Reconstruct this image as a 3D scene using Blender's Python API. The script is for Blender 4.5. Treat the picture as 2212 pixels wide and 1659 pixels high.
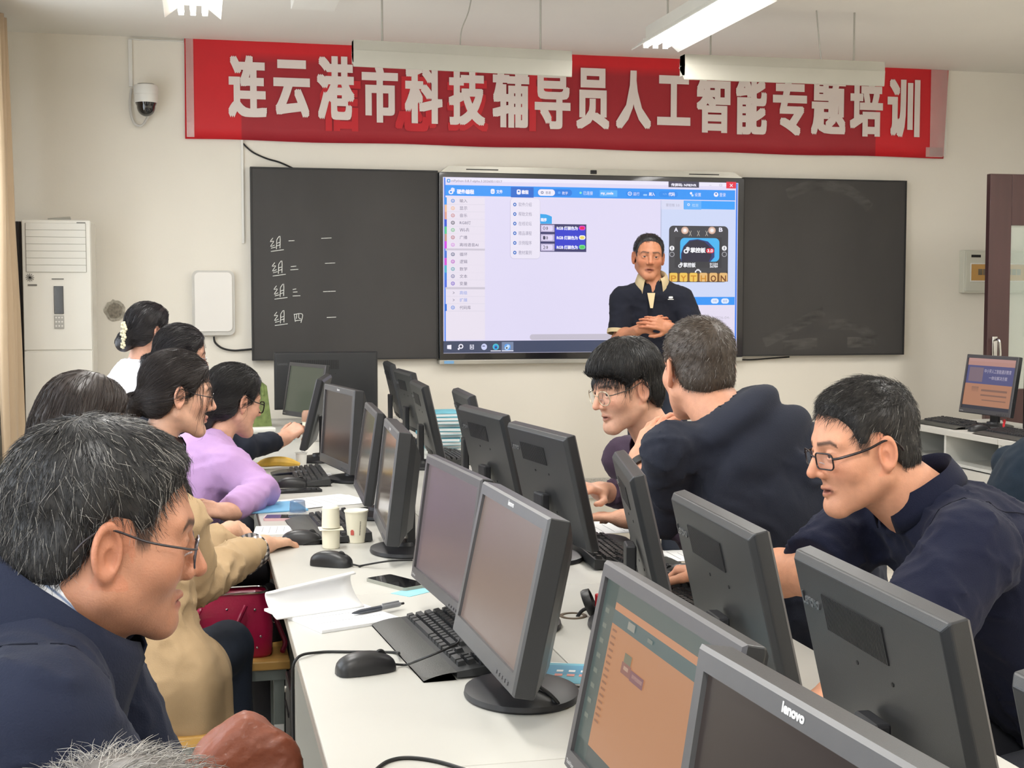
import bpy, bmesh, math, random
import numpy as np
from mathutils import Matrix, Vector
for o in list(bpy.data.objects): bpy.data.objects.remove(o)
random.seed(7); RNG = np.random.default_rng(7)
SC = bpy.context.scene; COL = SC.collection
PI = math.pi
# ------------------------------------------------------------------ camera
F, CX, CY, HC = 2950., 1106., 829.5, 1.43
PITCH = math.atan(181.5/F); YAW = math.radians(12.9)
cam = bpy.data.cameras.new('camera'); cam.sensor_width = 36; cam.lens = 36*F/2212
cam.clip_start = .05; cam.clip_end = 100
cam_o = bpy.data.objects.new('camera', cam); COL.objects.link(cam_o)
cam_o.location = (0, 0, HC); cam_o.rotation_euler = (PI/2-PITCH, 0, -YAW)
SC.camera = cam_o
CF = np.array([math.sin(YAW)*math.cos(PITCH), math.cos(YAW)*math.cos(PITCH), -math.sin(PITCH)])
CR = np.array([math.cos(YAW), -math.sin(YAW), 0]); CU = np.cross(CR, CF)
C0 = np.array([0, 0, HC])
def ray(x, y): return CF+CR*(x-CX)/F-CU*(y-CY)/F
def atz(x, y, z): d = ray(x, y); return C0+d*(z-HC)/d[2]
def aty(x, y, Y): d = ray(x, y); return C0+d*Y/d[1]
def atx(x, y, X): d = ray(x, y); return C0+d*X/d[0]
def dep(x, y, t): return C0+ray(x, y)*t
# ------------------------------------------------------------------ world, light, exposure
WY, XL, XR, YB, ZC = 8.3, -1.16, 5.55, -3.6, 2.95
world = bpy.data.worlds.new('world'); SC.world = world; world.use_nodes = True
wn = world.node_tree; wn.nodes.clear()
wo = wn.nodes.new('ShaderNodeOutputWorld'); wb = wn.nodes.new('ShaderNodeBackground')
wb.inputs[0].default_value = (.86, .93, 1, 1); wb.inputs[1].default_value = 3.6
wn.links.new(wb.outputs[0], wo.inputs[0])
WINS = [(-3.1, -1.0), (-.5, 1.8), (2.3, 4.6), (5.1, 7.3)]
for i, (a, b) in enumerate(WINS):
    for X, s in ((XL-.02, 1),):
        L = bpy.data.lights.new('window_portal', 'AREA'); L.shape = 'RECTANGLE'; L.size = 1.7; L.size_y = b-a
        L.cycles.is_portal = True
        lo = bpy.data.objects.new('window_portal', L); COL.objects.link(lo)
        lo.location = (X, (a+b)/2, 1.75); lo.rotation_euler = (0, -s*PI/2, 0)
VS = SC.view_settings
VS.view_transform = 'Standard'; VS.look = 'None'; VS.exposure = .5; ES = 2**-.5; VS.gamma = 1; VS.use_curve_mapping = False
LAMP_W = 16.0
# ------------------------------------------------------------------ helpers
def lin(c):
    if isinstance(c, str): c = [int(c[i:i+2], 16) for i in (0, 2, 4)]
    c = [v/255 for v in c[:3]]
    return tuple(v/12.92 if v <= .04045 else ((v+.055)/1.055)**2.4 for v in c)
MATS = {}
def mat(name, col=(128,128,128), rough=.5, metal=0, var=.06, vscale=6, bump=0, bscale=200, spec=.5, coat=0, emit=0, trans=0,
        attr=False, stretch=None, alpha=1, sss=0, sheen=0, col2=None):
    if name in MATS: return MATS[name]
    m = bpy.data.materials.new(name); MATS[name] = m; m.use_nodes = True
    nt = m.node_tree; N = nt.nodes; K = nt.links; b = N['Principled BSDF']
    c = lin(col)
    b.inputs['Roughness'].default_value = rough; b.inputs['Metallic'].default_value = metal
    b.inputs['Specular IOR Level'].default_value = spec
    b.inputs['Coat Weight'].default_value = coat
    b.inputs['Sheen Weight'].default_value = sheen
    b.inputs['Transmission Weight'].default_value = trans; b.inputs['Alpha'].default_value = alpha
    if sss: b.inputs['Subsurface Weight'].default_value = sss; b.inputs['Subsurface Radius'].default_value = (.02,.008,.004); b.inputs['Subsurface Scale'].default_value = .3
    tc = N.new('ShaderNodeTexCoord'); mp = N.new('ShaderNodeMapping'); K.new(tc.outputs['Object'], mp.inputs[0])
    if stretch: mp.inputs['Scale'].default_value = stretch
    nz = N.new('ShaderNodeTexNoise'); nz.inputs['Scale'].default_value = vscale; nz.inputs['Detail'].default_value = 4
    K.new(mp.outputs[0], nz.inputs['Vector'])
    mr = N.new('ShaderNodeMapRange'); K.new(nz.outputs[0], mr.inputs[0])
    mr.inputs[1].default_value = .3; mr.inputs[2].default_value = .7; mr.inputs[3].default_value = 1-var; mr.inputs[4].default_value = 1+var
    mx = N.new('ShaderNodeMix'); mx.data_type = 'RGBA'; mx.blend_type = 'MULTIPLY'; mx.inputs[0].default_value = 1
    if attr:
        at = N.new('ShaderNodeAttribute'); at.attribute_name = 'Col'; K.new(at.outputs['Color'], mx.inputs[6])
    else: mx.inputs[6].default_value = (*c, 1)
    cb = N.new('ShaderNodeCombineColor')
    for i in range(3): K.new(mr.outputs[0], cb.inputs[i])
    K.new(cb.outputs[0], mx.inputs[7]); K.new(mx.outputs[2], b.inputs['Base Color'])
    if bump:
        n2 = N.new('ShaderNodeTexNoise'); n2.inputs['Scale'].default_value = bscale; n2.inputs['Detail'].default_value = 3
        K.new(mp.outputs[0], n2.inputs['Vector'])
        bp = N.new('ShaderNodeBump'); bp.inputs['Strength'].default_value = bump; bp.inputs['Distance'].default_value = .002
        K.new(n2.outputs[0], bp.inputs['Height']); K.new(bp.outputs[0], b.inputs['Normal'])
    if emit:
        b.inputs['Emission Color'].default_value = (*c, 1); b.inputs['Emission Strength'].default_value = emit
    return m
def emis(name, col, s=1.0, gloss=None):
    if name in MATS: return MATS[name]
    m = bpy.data.materials.new(name); MATS[name] = m; m.use_nodes = True
    b = m.node_tree.nodes['Principled BSDF']; b.inputs['Base Color'].default_value = (0.01,.01,.01,1)
    b.inputs['Roughness'].default_value = .3 if gloss is None else gloss
    b.inputs['Specular IOR Level'].default_value = .25
    b.inputs['Emission Color'].default_value = (*lin(col), 1); b.inputs['Emission Strength'].default_value = s*ES
    return m
def tag(o, label=None, cat=None, group=None, kind=None):
    if label: o['label'] = label
    if cat: o['category'] = cat
    if group: o['group'] = group
    if kind: o['kind'] = kind
    return o
def empty(name, loc=(0,0,0), rz=0, label=None, cat=None, group=None):
    o = bpy.data.objects.new(name, None); COL.objects.link(o); o.empty_display_size = .05
    o.location = [float(v) for v in loc]; o.rotation_euler = (0,0,rz)
    return tag(o, label, cat, group)
def obj(name, me, m=None, parent=None, M=None):
    if m is not None and len(me.materials) == 0: me.materials.append(m)
    o = bpy.data.objects.new(name, me); COL.objects.link(o)
    if parent is not None: o.parent = parent
    if M is not None: o.matrix_basis = M
    return o
def copy_tree(o, parent=None):
    c = o.copy(); COL.objects.link(c); c.parent = parent
    for ch in list(o.children): copy_tree(ch, c)
    return c
class MB:
    def __init__(s): s.v = []; s.f = []
    def add(s, v, f):
        n = len(s.v); s.v += [tuple(map(float, p)) for p in v]; s.f += [tuple(i+n for i in q) for q in f]; return s
    def box(s, c, d, R=None, bev=0, seg=2):
        if bev:
            bm = bmesh.new(); bmesh.ops.create_cube(bm, size=1)
            for v in bm.verts: v.co = Vector((v.co.x*d[0], v.co.y*d[1], v.co.z*d[2]))
            bmesh.ops.bevel(bm, geom=bm.edges[:], offset=bev, segments=seg, affect='EDGES', profile=.5)
            bm.verts.index_update()
            v = [np.array(x.co) for x in bm.verts]; f = [[x.index for x in q.verts] for q in bm.faces]; bm.free()
        else:
            v = [np.array((x*d[0]/2, y*d[1]/2, z*d[2]/2)) for x in (-1,1) for y in (-1,1) for z in (-1,1)]
            f = [(0,1,3,2),(4,6,7,5),(0,4,5,1),(2,3,7,6),(0,2,6,4),(1,5,7,3)]
        if R is not None: v = [R@p for p in v]
        return s.add([p+np.array(c) for p in v], f)
    def bb(s, a, b, bev=0): 
        a = np.array(a, float); b = np.array(b, float); return s.box((a+b)/2, np.abs(b-a), bev=bev)
    def lathe(s, prof, n=32, c=(0,0,0), sx=1, sy=1, cap=True):
        v = []; f = []
        for r, z in prof:
            for i in range(n):
                a = 2*PI*i/n; v.append((c[0]+r*sx*math.cos(a), c[1]+r*sy*math.sin(a), c[2]+z))
        for k in range(len(prof)-1):
            for i in range(n):
                j = (i+1) % n; f.append((k*n+i, k*n+j, (k+1)*n+j, (k+1)*n+i))
        if cap: f.append(tuple(range(n-1,-1,-1))); f.append(tuple((len(prof)-1)*n+i for i in range(n)))
        return s.add(v, f)
    def tube(s, pts, r, n=8, closed=False, cap=True):
        pts = [np.array(p, float) for p in pts]; m = len(pts)
        rr = r if hasattr(r, '__len__') else [r]*m
        v = []; f = []; prev = None
        for i, p in enumerate(pts):
            a = pts[i-1] if (i > 0 or closed) else p; b = pts[(i+1) % m] if (i < m-1 or closed) else p
            t = b-a; t = t/(np.linalg.norm(t)+1e-9)
            if prev is None:
                prev = np.cross(t, (0,0,1)); 
                if np.linalg.norm(prev) < .1: prev = np.cross(t, (1,0,0))
            u = prev-t*(prev@t); u /= np.linalg.norm(u)+1e-9; prev = u; w = np.cross(t, u)
            for k in range(n):
                an = 2*PI*k/n; v.append(p+(u*math.cos(an)+w*math.sin(an))*rr[i])
        for i in range(m if closed else m-1):
            j = (i+1) % m
            for k in range(n): l = (k+1) % n; f.append((i*n+k, i*n+l, j*n+l, j*n+k))
        if cap and not closed: f.append(tuple(range(n-1,-1,-1))); f.append(tuple((m-1)*n+k for k in range(n)))
        return s.add(v, f)
    def prism(s, poly, d, frame):
        # poly 2D list; frame(u,v,w)->3D ; extrude w 0..d
        n = len(poly); v = [frame(a, b, 0) for a, b in poly]+[frame(a, b, d) for a, b in poly]
        f = [tuple(range(n)), tuple(range(2*n-1, n-1, -1))]+[(i, n+i, n+(i+1) % n, (i+1) % n) for i in range(n)]
        return s.add(v, f)
    def grid(s, P):   # P [i][j] points
        a = len(P); b = len(P[0]); v = [p for row in P for p in row]
        return s.add(v, [(i*b+j, i*b+j+1, (i+1)*b+j+1, (i+1)*b+j) for i in range(a-1) for j in range(b-1)])
    def mesh(s, name='m', smooth=False, angle=.6, fix=True):
        me = bpy.data.meshes.new(name); me.from_pydata(s.v, [], s.f)
        if fix:
            bm = bmesh.new(); bm.from_mesh(me); bmesh.ops.recalc_face_normals(bm, faces=bm.faces[:]); bm.to_mesh(me); bm.free()
        if smooth:
            me.shade_smooth(); 
            try: me.set_sharp_from_angle(angle=angle)
            except Exception: pass
        me.update(); return me
    def build(s, name, m, parent=None, smooth=False, M=None, angle=.6): return obj(name, s.mesh(name, smooth, angle), m, parent, M)
def spline(pts, n=8, closed=False):
    pts = [np.array(p, float) for p in pts]; out = []; m = len(pts)
    for i in range(m if closed else m-1):
        g = (lambda k: pts[k % m]) if closed else (lambda k: pts[min(max(k, 0), m-1)])
        a, b, c, d = g(i-1), g(i), g(i+1), g(i+2)
        for k in range(n):
            t = k/n; out.append(.5*((2*b)+(c-a)*t+(2*a-5*b+4*c-d)*t*t+(3*b-a-3*c+d)*t**3))
    if not closed: out.append(pts[-1])
    return out
def rrect(w, h, r, n=5):
    o = []
    for cx, cy, a in ((w/2-r, h/2-r, 0), (-w/2+r, h/2-r, PI/2), (-w/2+r, -h/2+r, PI), (w/2-r, -h/2+r, 3*PI/2)):
        for k in range(n+1): t = a+PI/2*k/n; o.append((cx+r*math.cos(t), cy+r*math.sin(t)))
    return o
TEXTS = []
def text(body, m, parent, M, size=.1, sx=1., offset=0., extrude=.0, align='CENTER', name='lettering', fit=None, label=None):
    """lettering: local x right, y up, z towards the reader; M = 4x4 local matrix"""
    cu = bpy.data.curves.new(name, 'FONT'); cu.body = body; cu.size = size; cu.offset = 0; cu.extrude = extrude
    cu.align_x = align; cu.align_y = 'CENTER'; cu.resolution_u = 3
    o = bpy.data.objects.new(name, cu); COL.objects.link(o)
    TEXTS.append((o, m, parent, M, sx, name, fit, label, offset)); return o
def flush_texts():
    dg = bpy.context.evaluated_depsgraph_get(); dg.update()
    for o, m, parent, M, sx, name, fit, label, bold in TEXTS:
        me = bpy.data.meshes.new_from_object(o.evaluated_get(dg)); me.materials.clear()
        if len(me.vertices) == 0: bpy.data.objects.remove(o); continue
        co = np.zeros(len(me.vertices)*3); me.vertices.foreach_get('co', co); co = co.reshape(-1, 3)
        if fit:
            lo = co.min(0); hi = co.max(0); c = (lo+hi)/2; b2 = 2*bold
            co[:, 0] = (co[:, 0]-c[0])*((fit[0]-b2)/max(hi[0]-lo[0], 1e-6)); co[:, 1] = (co[:, 1]-c[1])*((fit[1]-b2)/max(hi[1]-lo[1], 1e-6))
        else: co[:, 0] *= sx
        me.vertices.foreach_set('co', co.ravel()); me.update()
        if bold:
            V = co; n = len(V); F_ = [tuple(p.vertices) for p in me.polygons]; v2 = []; f2 = []
            for k, (dx, dy) in enumerate([(bold*a_, bold*b_) for a_ in (0, -1, 1) for b_ in (0, -1, 1)]):
                v2 += [(a+dx, b+dy, c-.00003*k) for a, b, c in V]; f2 += [tuple(i+n*k for i in f) for f in F_]
            me = bpy.data.meshes.new(name); me.from_pydata(v2, [], f2)
        ob = obj(name, me, m, parent, Matrix(M) if not isinstance(M, Matrix) else M)
        if label: ob['label'] = label
        bpy.data.objects.remove(o)
def frameM(o, x, y, z):
    M = Matrix.Identity(4)
    for i in range(3): M[i][0] = float(x[i]); M[i][1] = float(y[i]); M[i][2] = float(z[i]); M[i][3] = float(o[i])
    return M
def wallM(x, y, z): return frameM((x, y, z), (1,0,0), (0,0,1), (0,-1,0))
# ================================================================== SETTING
m_wall = mat('wall_paint', (231,225,213), .75, var=.025, vscale=1.5, bump=.15, bscale=90)
m_ceil = mat('ceiling_paint', (234,231,223), .8, var=.02, vscale=1.2)
m_tile = mat('floor_tile', (214,206,192), .32, var=.03, vscale=5)
m_grout = mat('grout', (150,143,132), .8)
m_granite = mat('granite', (190,186,178), .4, var=.25, vscale=160)
m_white = mat('white_plastic', (226,224,218), .35, var=.015)
m_alu = mat('aluminium', (176,174,166), .35, metal=.6, var=.03)
m_black = mat('black_plastic', (30,30,32), .42, var=.08, vscale=30)
m_dark = mat('dark_rubber', (18,18,19), .55)
m_steel = mat('chrome', (200,200,198), .18, metal=1, var=.02)
def struct(name, mb, m): return tag(mb.build(name, m), kind='structure')
fl = struct('floor', MB().bb((XL-.2, YB-.2, -.15), (XR+.2, WY+.2, -.006)), m_grout)
TS = .6; tile_me = MB().box((0,0,-.004), (TS-.006, TS-.006, .008), bev=.0015, seg=1).mesh('tile')
tile_me.materials.append(m_tile)
nx = int(math.ceil((XR-XL)/TS)); ny = int(math.ceil((WY-YB)/TS))
for i in range(nx):
    for j in range(ny):
        x0 = XL+i*TS; y1 = WY-j*TS
        if x0+TS > XR+.3 or y1-TS < YB-.3: continue
        o = obj('tile', tile_me, None, fl); o.location = (x0+TS/2, y1-TS/2, 0)
struct('ceiling', MB().bb((XL-.2, YB-.2, ZC), (XR+.2, WY+.2, ZC+.15)), m_ceil)
struct('wall_front', MB().bb((XL-.2, WY, -.15), (XR+.2, WY+.2, ZC)), m_wall)
struct('wall_back', MB().bb((XL-.2, YB-.2, -.15), (XR+.2, YB, ZC)), m_wall)
struct('baseboard_front', MB().bb((XL, WY-.02, .17), (XR, WY, .3), bev=.003), m_granite)
m_wf = mat('window_frame_white', (215,214,208), .4)
m_pane = mat('window_pane', (235,240,245), .03, alpha=.1, var=0)
wi = 0
for X, s, nm in ((XL, -1, 'wall_left'), (XR, 1, 'wall_right')):
    w = MB(); a, b = (X-.2, X) if s < 0 else (X, X+.2)
    w.bb((a, YB-.2, -.15), (b, WY, .9)); w.bb((a, YB-.2, 2.6), (b, WY, ZC))
    if s > 0: w.bb((a, YB-.2, .9), (b, WY, 2.6)); struct(nm, w, m_wall); continue
    ys = [YB-.2]+[v for q in WINS for v in q]+[WY]
    for k in range(0, len(ys), 2): w.bb((a, ys[k], .9), (b, ys[k+1], 2.6))
    struct(nm, w, m_wall)
    for y0, y1 in WINS:
        wi += 1; xm = (a+b)/2; f = MB(); e = .05
        f.bb((xm-.03, y0, .9), (xm+.03, y1, .9+e)); f.bb((xm-.03, y0, 2.6-e), (xm+.03, y1, 2.6))
        for yy in (y0, (y0+y1)/2-e/2, y1-e): f.bb((xm-.03, yy, .9+e), (xm+.03, yy+e, 2.6-e))
        wo_ = tag(f.build('window_%d' % wi, m_wf), kind='structure')
        for k in range(2):
            ya = y0+e if k == 0 else (y0+y1)/2+e/2; yb_ = (y0+y1)/2-e/2 if k == 0 else y1-e
            MB().bb((xm-.003, ya, .9+e), (xm+.003, yb_, 2.6-e)).build('pane', m_pane, wo_)
# ceiling beam stub seen at the top of the picture
a = atz(628, 20, ZC-.07); b = atz(726, 20, ZC-.07)
tag(MB().bb((a[0], a[1]-.5, ZC-.07), (b[0], a[1], ZC), bev=.004).build('ceiling_junction_box', m_ceil), 'flat white box fixed under the ceiling above the red banner', 'junction box')
# ------------------------------------------------------------------ curtain beside the left window
m_curt = mat('curtain_cloth', (196,172,142), .85, var=.12, vscale=3, bump=.3, bscale=300, stretch=(1,1,.1), sheen=.2)
P = []; n = 60
for k in range(15):
    z = 2.9-k*(2.9-.25)/14; row = []
    for i in range(n):
        u = i/(n-1); y = 7.30+u*.50
        row.append((XL+.165+.030*math.sin(u*30+.4*math.sin(k*.5))+.012*math.sin(u*19+k*.3)+.0025*k, y, z))
    P.append(row)
cu = MB().grid(P).build('curtain', m_curt, smooth=True)
sm = cu.modifiers.new('thick', 'SOLIDIFY'); sm.thickness = .004
tag(cu, 'tan pleated curtain hanging at the left edge beside the air conditioner', 'curtain')
# ------------------------------------------------------------------ banner
YBAN = WY-.012
bt = [aty(398,57,YBAN), aty(2050,125,YBAN), aty(2037,342,YBAN), aty(400,300,YBAN)]
m_red = mat('banner_red', (206,22,34), .55, var=.06, vscale=2.5, bump=.25, bscale=60)
# the older banner underneath shows through as a darker rectangle
nt = m_red.node_tree; bs = nt.nodes['Principled BSDF']; src = bs.inputs['Base Color'].links[0].from_socket
tc = nt.nodes.new('ShaderNodeTexCoord'); sp = nt.nodes.new('ShaderNodeSeparateXYZ'); nt.links.new(tc.outputs['Object'], sp.inputs[0])
def band(sock, lo, hi, soft):
    r1 = nt.nodes.new('ShaderNodeMapRange'); r1.inputs[1].default_value = lo-soft; r1.inputs[2].default_value = lo+soft; nt.links.new(sock, r1.inputs[0])
    r2 = nt.nodes.new('ShaderNodeMapRange'); r2.inputs[1].default_value = hi-soft; r2.inputs[2].default_value = hi+soft; r2.inputs[3].default_value = 1; r2.inputs[4].default_value = 0; nt.links.new(sock, r2.inputs[0])
    mm = nt.nodes.new('ShaderNodeMath'); mm.operation = 'MULTIPLY'; nt.links.new(r1.outputs[0], mm.inputs[0]); nt.links.new(r2.outputs[0], mm.inputs[1]); return mm.outputs[0]
d0 = aty(522, 305, YBAN); d1 = aty(1890, 330, YBAN); dt = aty(522, 122, YBAN)
bx_ = band(sp.outputs[0], d0[0], d1[0], .004); bz_ = band(sp.outputs[2], bt[3][2]-.05, dt[2], .03)
mm = nt.nodes.new('ShaderNodeMath'); mm.operation = 'MULTIPLY'; nt.links.new(bx_, mm.inputs[0]); nt.links.new(bz_, mm.inputs[1])
mx = nt.nodes.new('ShaderNodeMix'); mx.data_type = 'RGBA'; mx.inputs[7].default_value = (*lin((160,24,38)), 1)
nt.links.new(mm.outputs[0], mx.inputs[0]); nt.links.new(src, mx.inputs[6]); nt.links.new(mx.outputs[2], bs.inputs['Base Color'])
P = []
for i in range(9):
    row = []
    for j in range(81):
        u = j/80; v = i/8
        p = (bt[0]*(1-u)+bt[1]*u)*(1-v)+(bt[3]*(1-u)+bt[2]*u)*v
        w = .002*math.sin(u*40)*math.sin(v*5)+.0015*math.sin(u*90+v*6)
        row.append((p[0], p[1]+w-.004, p[2]+.003*math.sin(u*30)*(v > .9)))
    P.append(row)
mbn = MB().grid(P)
ban = mbn.build('banner', m_red, smooth=True); sm = ban.modifiers.new('thick', 'SOLIDIFY'); sm.thickness = .0015
tag(ban, 'long red cloth banner with large white characters above the blackboard', 'banner')
m_btxt = mat('banner_white', (226,214,208), .5, var=.02)
m_ghost = mat('banner_ghost', (196,28,40), .55, var=.05)
CH = '连云港市科技辅导员人工智能专题培训'
cx = [(492,118,577,256),(590,128,670,255),(684,120,766,260),(781,135,860,266),(874,137,956,268),(969,140,1048,272),(1064,145,1143,277),(1155,150,1232,280),(1245,146,1316,280),(1331,151,1406,280),(1420,162,1491,272),(1505,163,1577,288),(1590,163,1656,292),(1670,165,1742,294),(1753,168,1826,293),(1837,170,1906,296),(1918,170,1986,298)]
for c, (x0, y0, x1, y1) in zip(CH, cx):
    a = aty(x0, y0, YBAN-.012); b = aty(x1, y1, YBAN-.012)
    text(c, m_btxt, ban, wallM((a[0]+b[0])/2, YBAN-.0135, (a[2]+b[2])/2), size=.4, offset=.011, fit=(b[0]-a[0], a[2]-b[2]), name='character')
for c, x in (('信', 735), ('息', 898), ('技', 1010), ('术', 1150)):
    a = aty(x-45, 150, YBAN-.010); b = aty(x+45, 285, YBAN-.010)
    text(c, m_ghost, ban, wallM((a[0]+b[0])/2, YBAN-.0112, (a[2]+b[2])/2), size=.4, offset=.011, fit=(b[0]-a[0], a[2]-b[2]), name='ghost_character')
m_tape = mat('clear_tape', (235,235,230), .12, alpha=.22, var=.1, bump=.6, bscale=60)
for x0, y0, x1, y1 in ((400,60,420,296),(2012,130,2044,338),(398,58,436,78),(2000,318,2036,340)):
    a = aty(x0, y0, YBAN-.014); b = aty(x1, y1, YBAN-.014)
    MB().bb((a[0], YBAN-.0145, b[2]), (b[0], YBAN-.0139, a[2])).build('tape', m_tape, ban)
# ------------------------------------------------------------------ blackboards + smart display
def zr(px0, py0, px1, py1, Y):
    a = aty(px0, py0, Y); b = aty(px1, py1, Y); return a[0], b[2], b[0], a[2]
m_bb = mat('blackboard', (56,54,53), .6, var=.16, vscale=2.2, stretch=(1,1,.5))
m_bbf = mat('blackboard_edge', (34,33,34), .5)
YBB = WY-.06
def board(px0, py0, px1, py1, label):
    x0, z0, x1, z1 = zr(px0, py0, px1, py1, YBB)
    t = empty('blackboard', ((x0+x1)/2, WY, z0), 0, label, 'blackboard'); L = Matrix.Translation((-(x0+x1)/2, -WY, -z0))
    MB().bb((x0+.008, YBB, z0+.008), (x1-.008, WY, z1-.008)).build('panel', m_bb, t, M=L)
    f = MB(); 
    for q in (((x0, YBB-.006, z0), (x1, WY, z0+.008)), ((x0, YBB-.006, z1-.008), (x1, WY, z1)), ((x0, YBB-.006, z0+.008), (x0+.008, WY, z1-.008)), ((x1-.008, YBB-.006, z0+.008), (x1, WY, z1-.008))): f.bb(*q)
    f.build('frame', m_bbf, t, M=L)
    return t, L
bl, bl_L = board(540, 360, 947, 775, 'left blackboard panel with white chalk writing in four lines')
br, br_L = board(1606, 383, 1952, 766, 'right blackboard panel, wiped blank with chalk smears')
# chalk strokes
m_chalk = mat('chalk', (225,225,220), .9, var=.2, vscale=150)
ck = MB()
def chalk_out(name):
    global ck
    ck.build(name, m_chalk, bl, M=bl_L); ck = MB()
def stroke(pts, w=1.6):
    q = [aty(x, y, YBB-.0015) for x, y in pts]; q = spline(q, 3) if len(q) > 2 else q
    ck.tube(q, w*.00142, n=5)
Z = lambda zx, zy: (zx/3.16, 440+zy/3.16)
def tag_last(): chalk_out('chalk_character')
def zu(ox, oy):   # hand-written 组
    for st in ([(18,12),(0,38),(24,34),(2,70),(30,60)], [(6,82),(36,74)], [(44,26),(42,88)], [(44,26),(66,0),(66,82)], [(46,48),(64,42)], [(46,66),(64,60)], [(4,104),(92,92)], ):
        stroke([Z(ox+a, oy+b) for a, b in st])
    tag_last()
zu(1845,222); zu(1858,390); zu(1870,548); zu(1872,728)
for grp in ([[(1970,254),(2010,252)]], [[(1985,430),(2022,426)], [(1982,452),(2036,448)]], [[(1998,586),(2022,582)], [(2000,604),(2030,602)], [(1998,630),(2050,628)]],
           [[(2008,752),(2016,806)], [(2010,756),(2050,750),(2066,762),(2054,812)], [(2026,756),(2022,786)], [(2040,754),(2040,780),(2054,784)], [(2012,800),(2056,794)]]):
    for st in grp: stroke([Z(a, b) for a, b in st])
    chalk_out('chalk_character')
for a, b, c, d in ((694,515,716,514),(702,569,724,568),(698,630,725,629),(706,686,726,685)): stroke([(a, b), (c, d)], 1.4); chalk_out('chalk_dash')
m_smear = mat('chalk_smear', (120,118,114), .9, alpha=.16, var=.9, vscale=14, stretch=(1,1,3))
for pts in ([(1650,740),(1700,715),(1745,690),(1780,672)], [(1790,700),(1850,705),(1890,735),(1830,740)], [(1700,420),(1760,400),(1830,410),(1880,450)], [(1690,748),(1745,742),(1765,742)]):
    q = spline([aty(x, y, YBB-.001) for x, y in pts], 6); n_ = len(q); sp2 = MB()
    for i in range(n_-1):
        d = q[i+1]-q[i]; nn = np.array((-d[2], 0, d[0])); nn = nn/np.linalg.norm(nn)*.035
        sp2.add([q[i]-nn, q[i+1]-nn, q[i+1]+nn, q[i]+nn], [(0,1,2,3)])
    sp2.build('chalk_smear', m_smear, br, M=br_L)
# smart display
YD = WY-.085
x0, z0, x1, z1 = zr(948, 371, 1604.5, 771, YD)
sd = empty('smart_display', ((x0+x1)/2, WY, z0), 0, 'large lit smart display showing programming software between the blackboards', 'display'); SL = Matrix.Translation((-(x0+x1)/2, -WY, -z0))
m_bez = mat('display_bezel', (22,21,26), .2, var=.02, coat=.3)
MB().bb((x0, YD, z0), (x1, WY-.003, z1), bev=.004).build('bezel', m_bez, sd, M=SL)
q0 = aty(950, 378, YD); q1 = aty(1608, 384, YD)
bar = MB(); hh = .038
bar.prism([(x0+.01, z1), (x1-.01, z1), (x1-.07, z1+hh), (x0+.06, z1+hh)], .075, lambda a, b, c: (a, WY-c, b))
tb = bar.build('top_bar', m_alu, sd, M=SL)
MB().bb((x0+.17, WY-.078, z1+.016), (x0+.37, WY-.074, z1+.022)).bb((x1-.37, WY-.078, z1+.016), (x1-.17, WY-.074, z1+.022)).build('speaker_slot', m_dark, sd, M=SL)
xm = aty(1283, 370, YD)[0]
MB().bb((xm-.02, WY-.082, z1+.007), (xm+.02, WY-.07, z1+.031), bev=.003).build('webcam', m_dark, sd, M=SL)
MB().bb((x0, WY-.08, z0-.028), (x1, WY, z0-.001), bev=.003).build('bottom_bar', m_alu, sd, M=SL)
MB().bb((x0+.03, WY-.084, z0-.024), (x0+.09, WY-.0795, z0-.006)).build('sticker', mat('blue_sticker', (120,170,215), .5), sd, M=SL)
# the picture on the screen
ZS = 3.2529
LAY = [0]
def zp(zx, zy, Y): return aty(940+zx/ZS, 360+zy/ZS, Y)
def srect(x0, y0, x1, y1, col, lay=1, r=0, s=1., name='screen_panel', shape=None):
    Y = YD-.0012-.0008*lay; a = zp(x0, y0, Y); b = zp(x1, y1, Y); w = b[0]-a[0]; h = a[2]-b[2]; c = ((a[0]+b[0])/2, (a[2]+b[2])/2)
    pl = shape if shape else (rrect(w, h, min(r*.0018, w/2.01, h/2.01)) if r else [(-w/2,-h/2),(w/2,-h/2),(w/2,h/2),(-w/2,h/2)])
    if shape: pl = [(p[0]*w/2, p[1]*h/2) for p in shape]
    k = 'px_%02x%02x%02x_%d' % (*col, int(s*100)); m = emis(k, col, s)
    o = MB().add([(c[0]+p[0], Y, c[1]+p[1]) for p in pl], [tuple(range(len(pl)))]).build(name, m, disp); return o
def stext(t, x0, y0, x1, y1, col, lay=3, bold=0, s=1.):
    Y = YD-.0012-.0008*lay; a = zp(x0, y0, Y); b = zp(x1, y1, Y)
    k = 'px_%02x%02x%02x_%d' % (*col, int(s*100)); m = emis(k, col, s)
    text(t, m, disp, wallM((a[0]+b[0])/2, Y, (a[2]+b[2])/2), size=.05, offset=bold, fit=(b[0]-a[0], a[2]-b[2]), name='screen_text')
a = zp(55, 72, YD-.001); b = zp(2118, 1294, YD-.001)
disp = MB().bb((a[0], YD-.0012, b[2]), (b[0], YD, a[2])).build('screen', emis('scr_bg', (222,216,240), 1.0), sd, M=SL)
BLU = (52,150,245); DBL = (38,105,205); WH = (240,238,252); GR = (120,115,140); LT = (228,222,240)
srect(62,76,2115,1226,(70,130,235),1); srect(72,76,2104,1216,(224,218,244),2)
srect(72,76,2104,140,(236,232,248),3)
srect(72,128,2108,238,BLU,4)
a_ = srect(532,142,692,218,DBL,5)
srect(72,215,350,1216,(232,224,238),4)
for y in (265,316,368,419,471,523,640,692,744,795,911,962,1014): srect(82,y,350,y+2,(212,206,222),5)
srect(72,574,350,590,(205,198,212),5); srect(72,846,350,862,(205,198,212),5)
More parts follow.
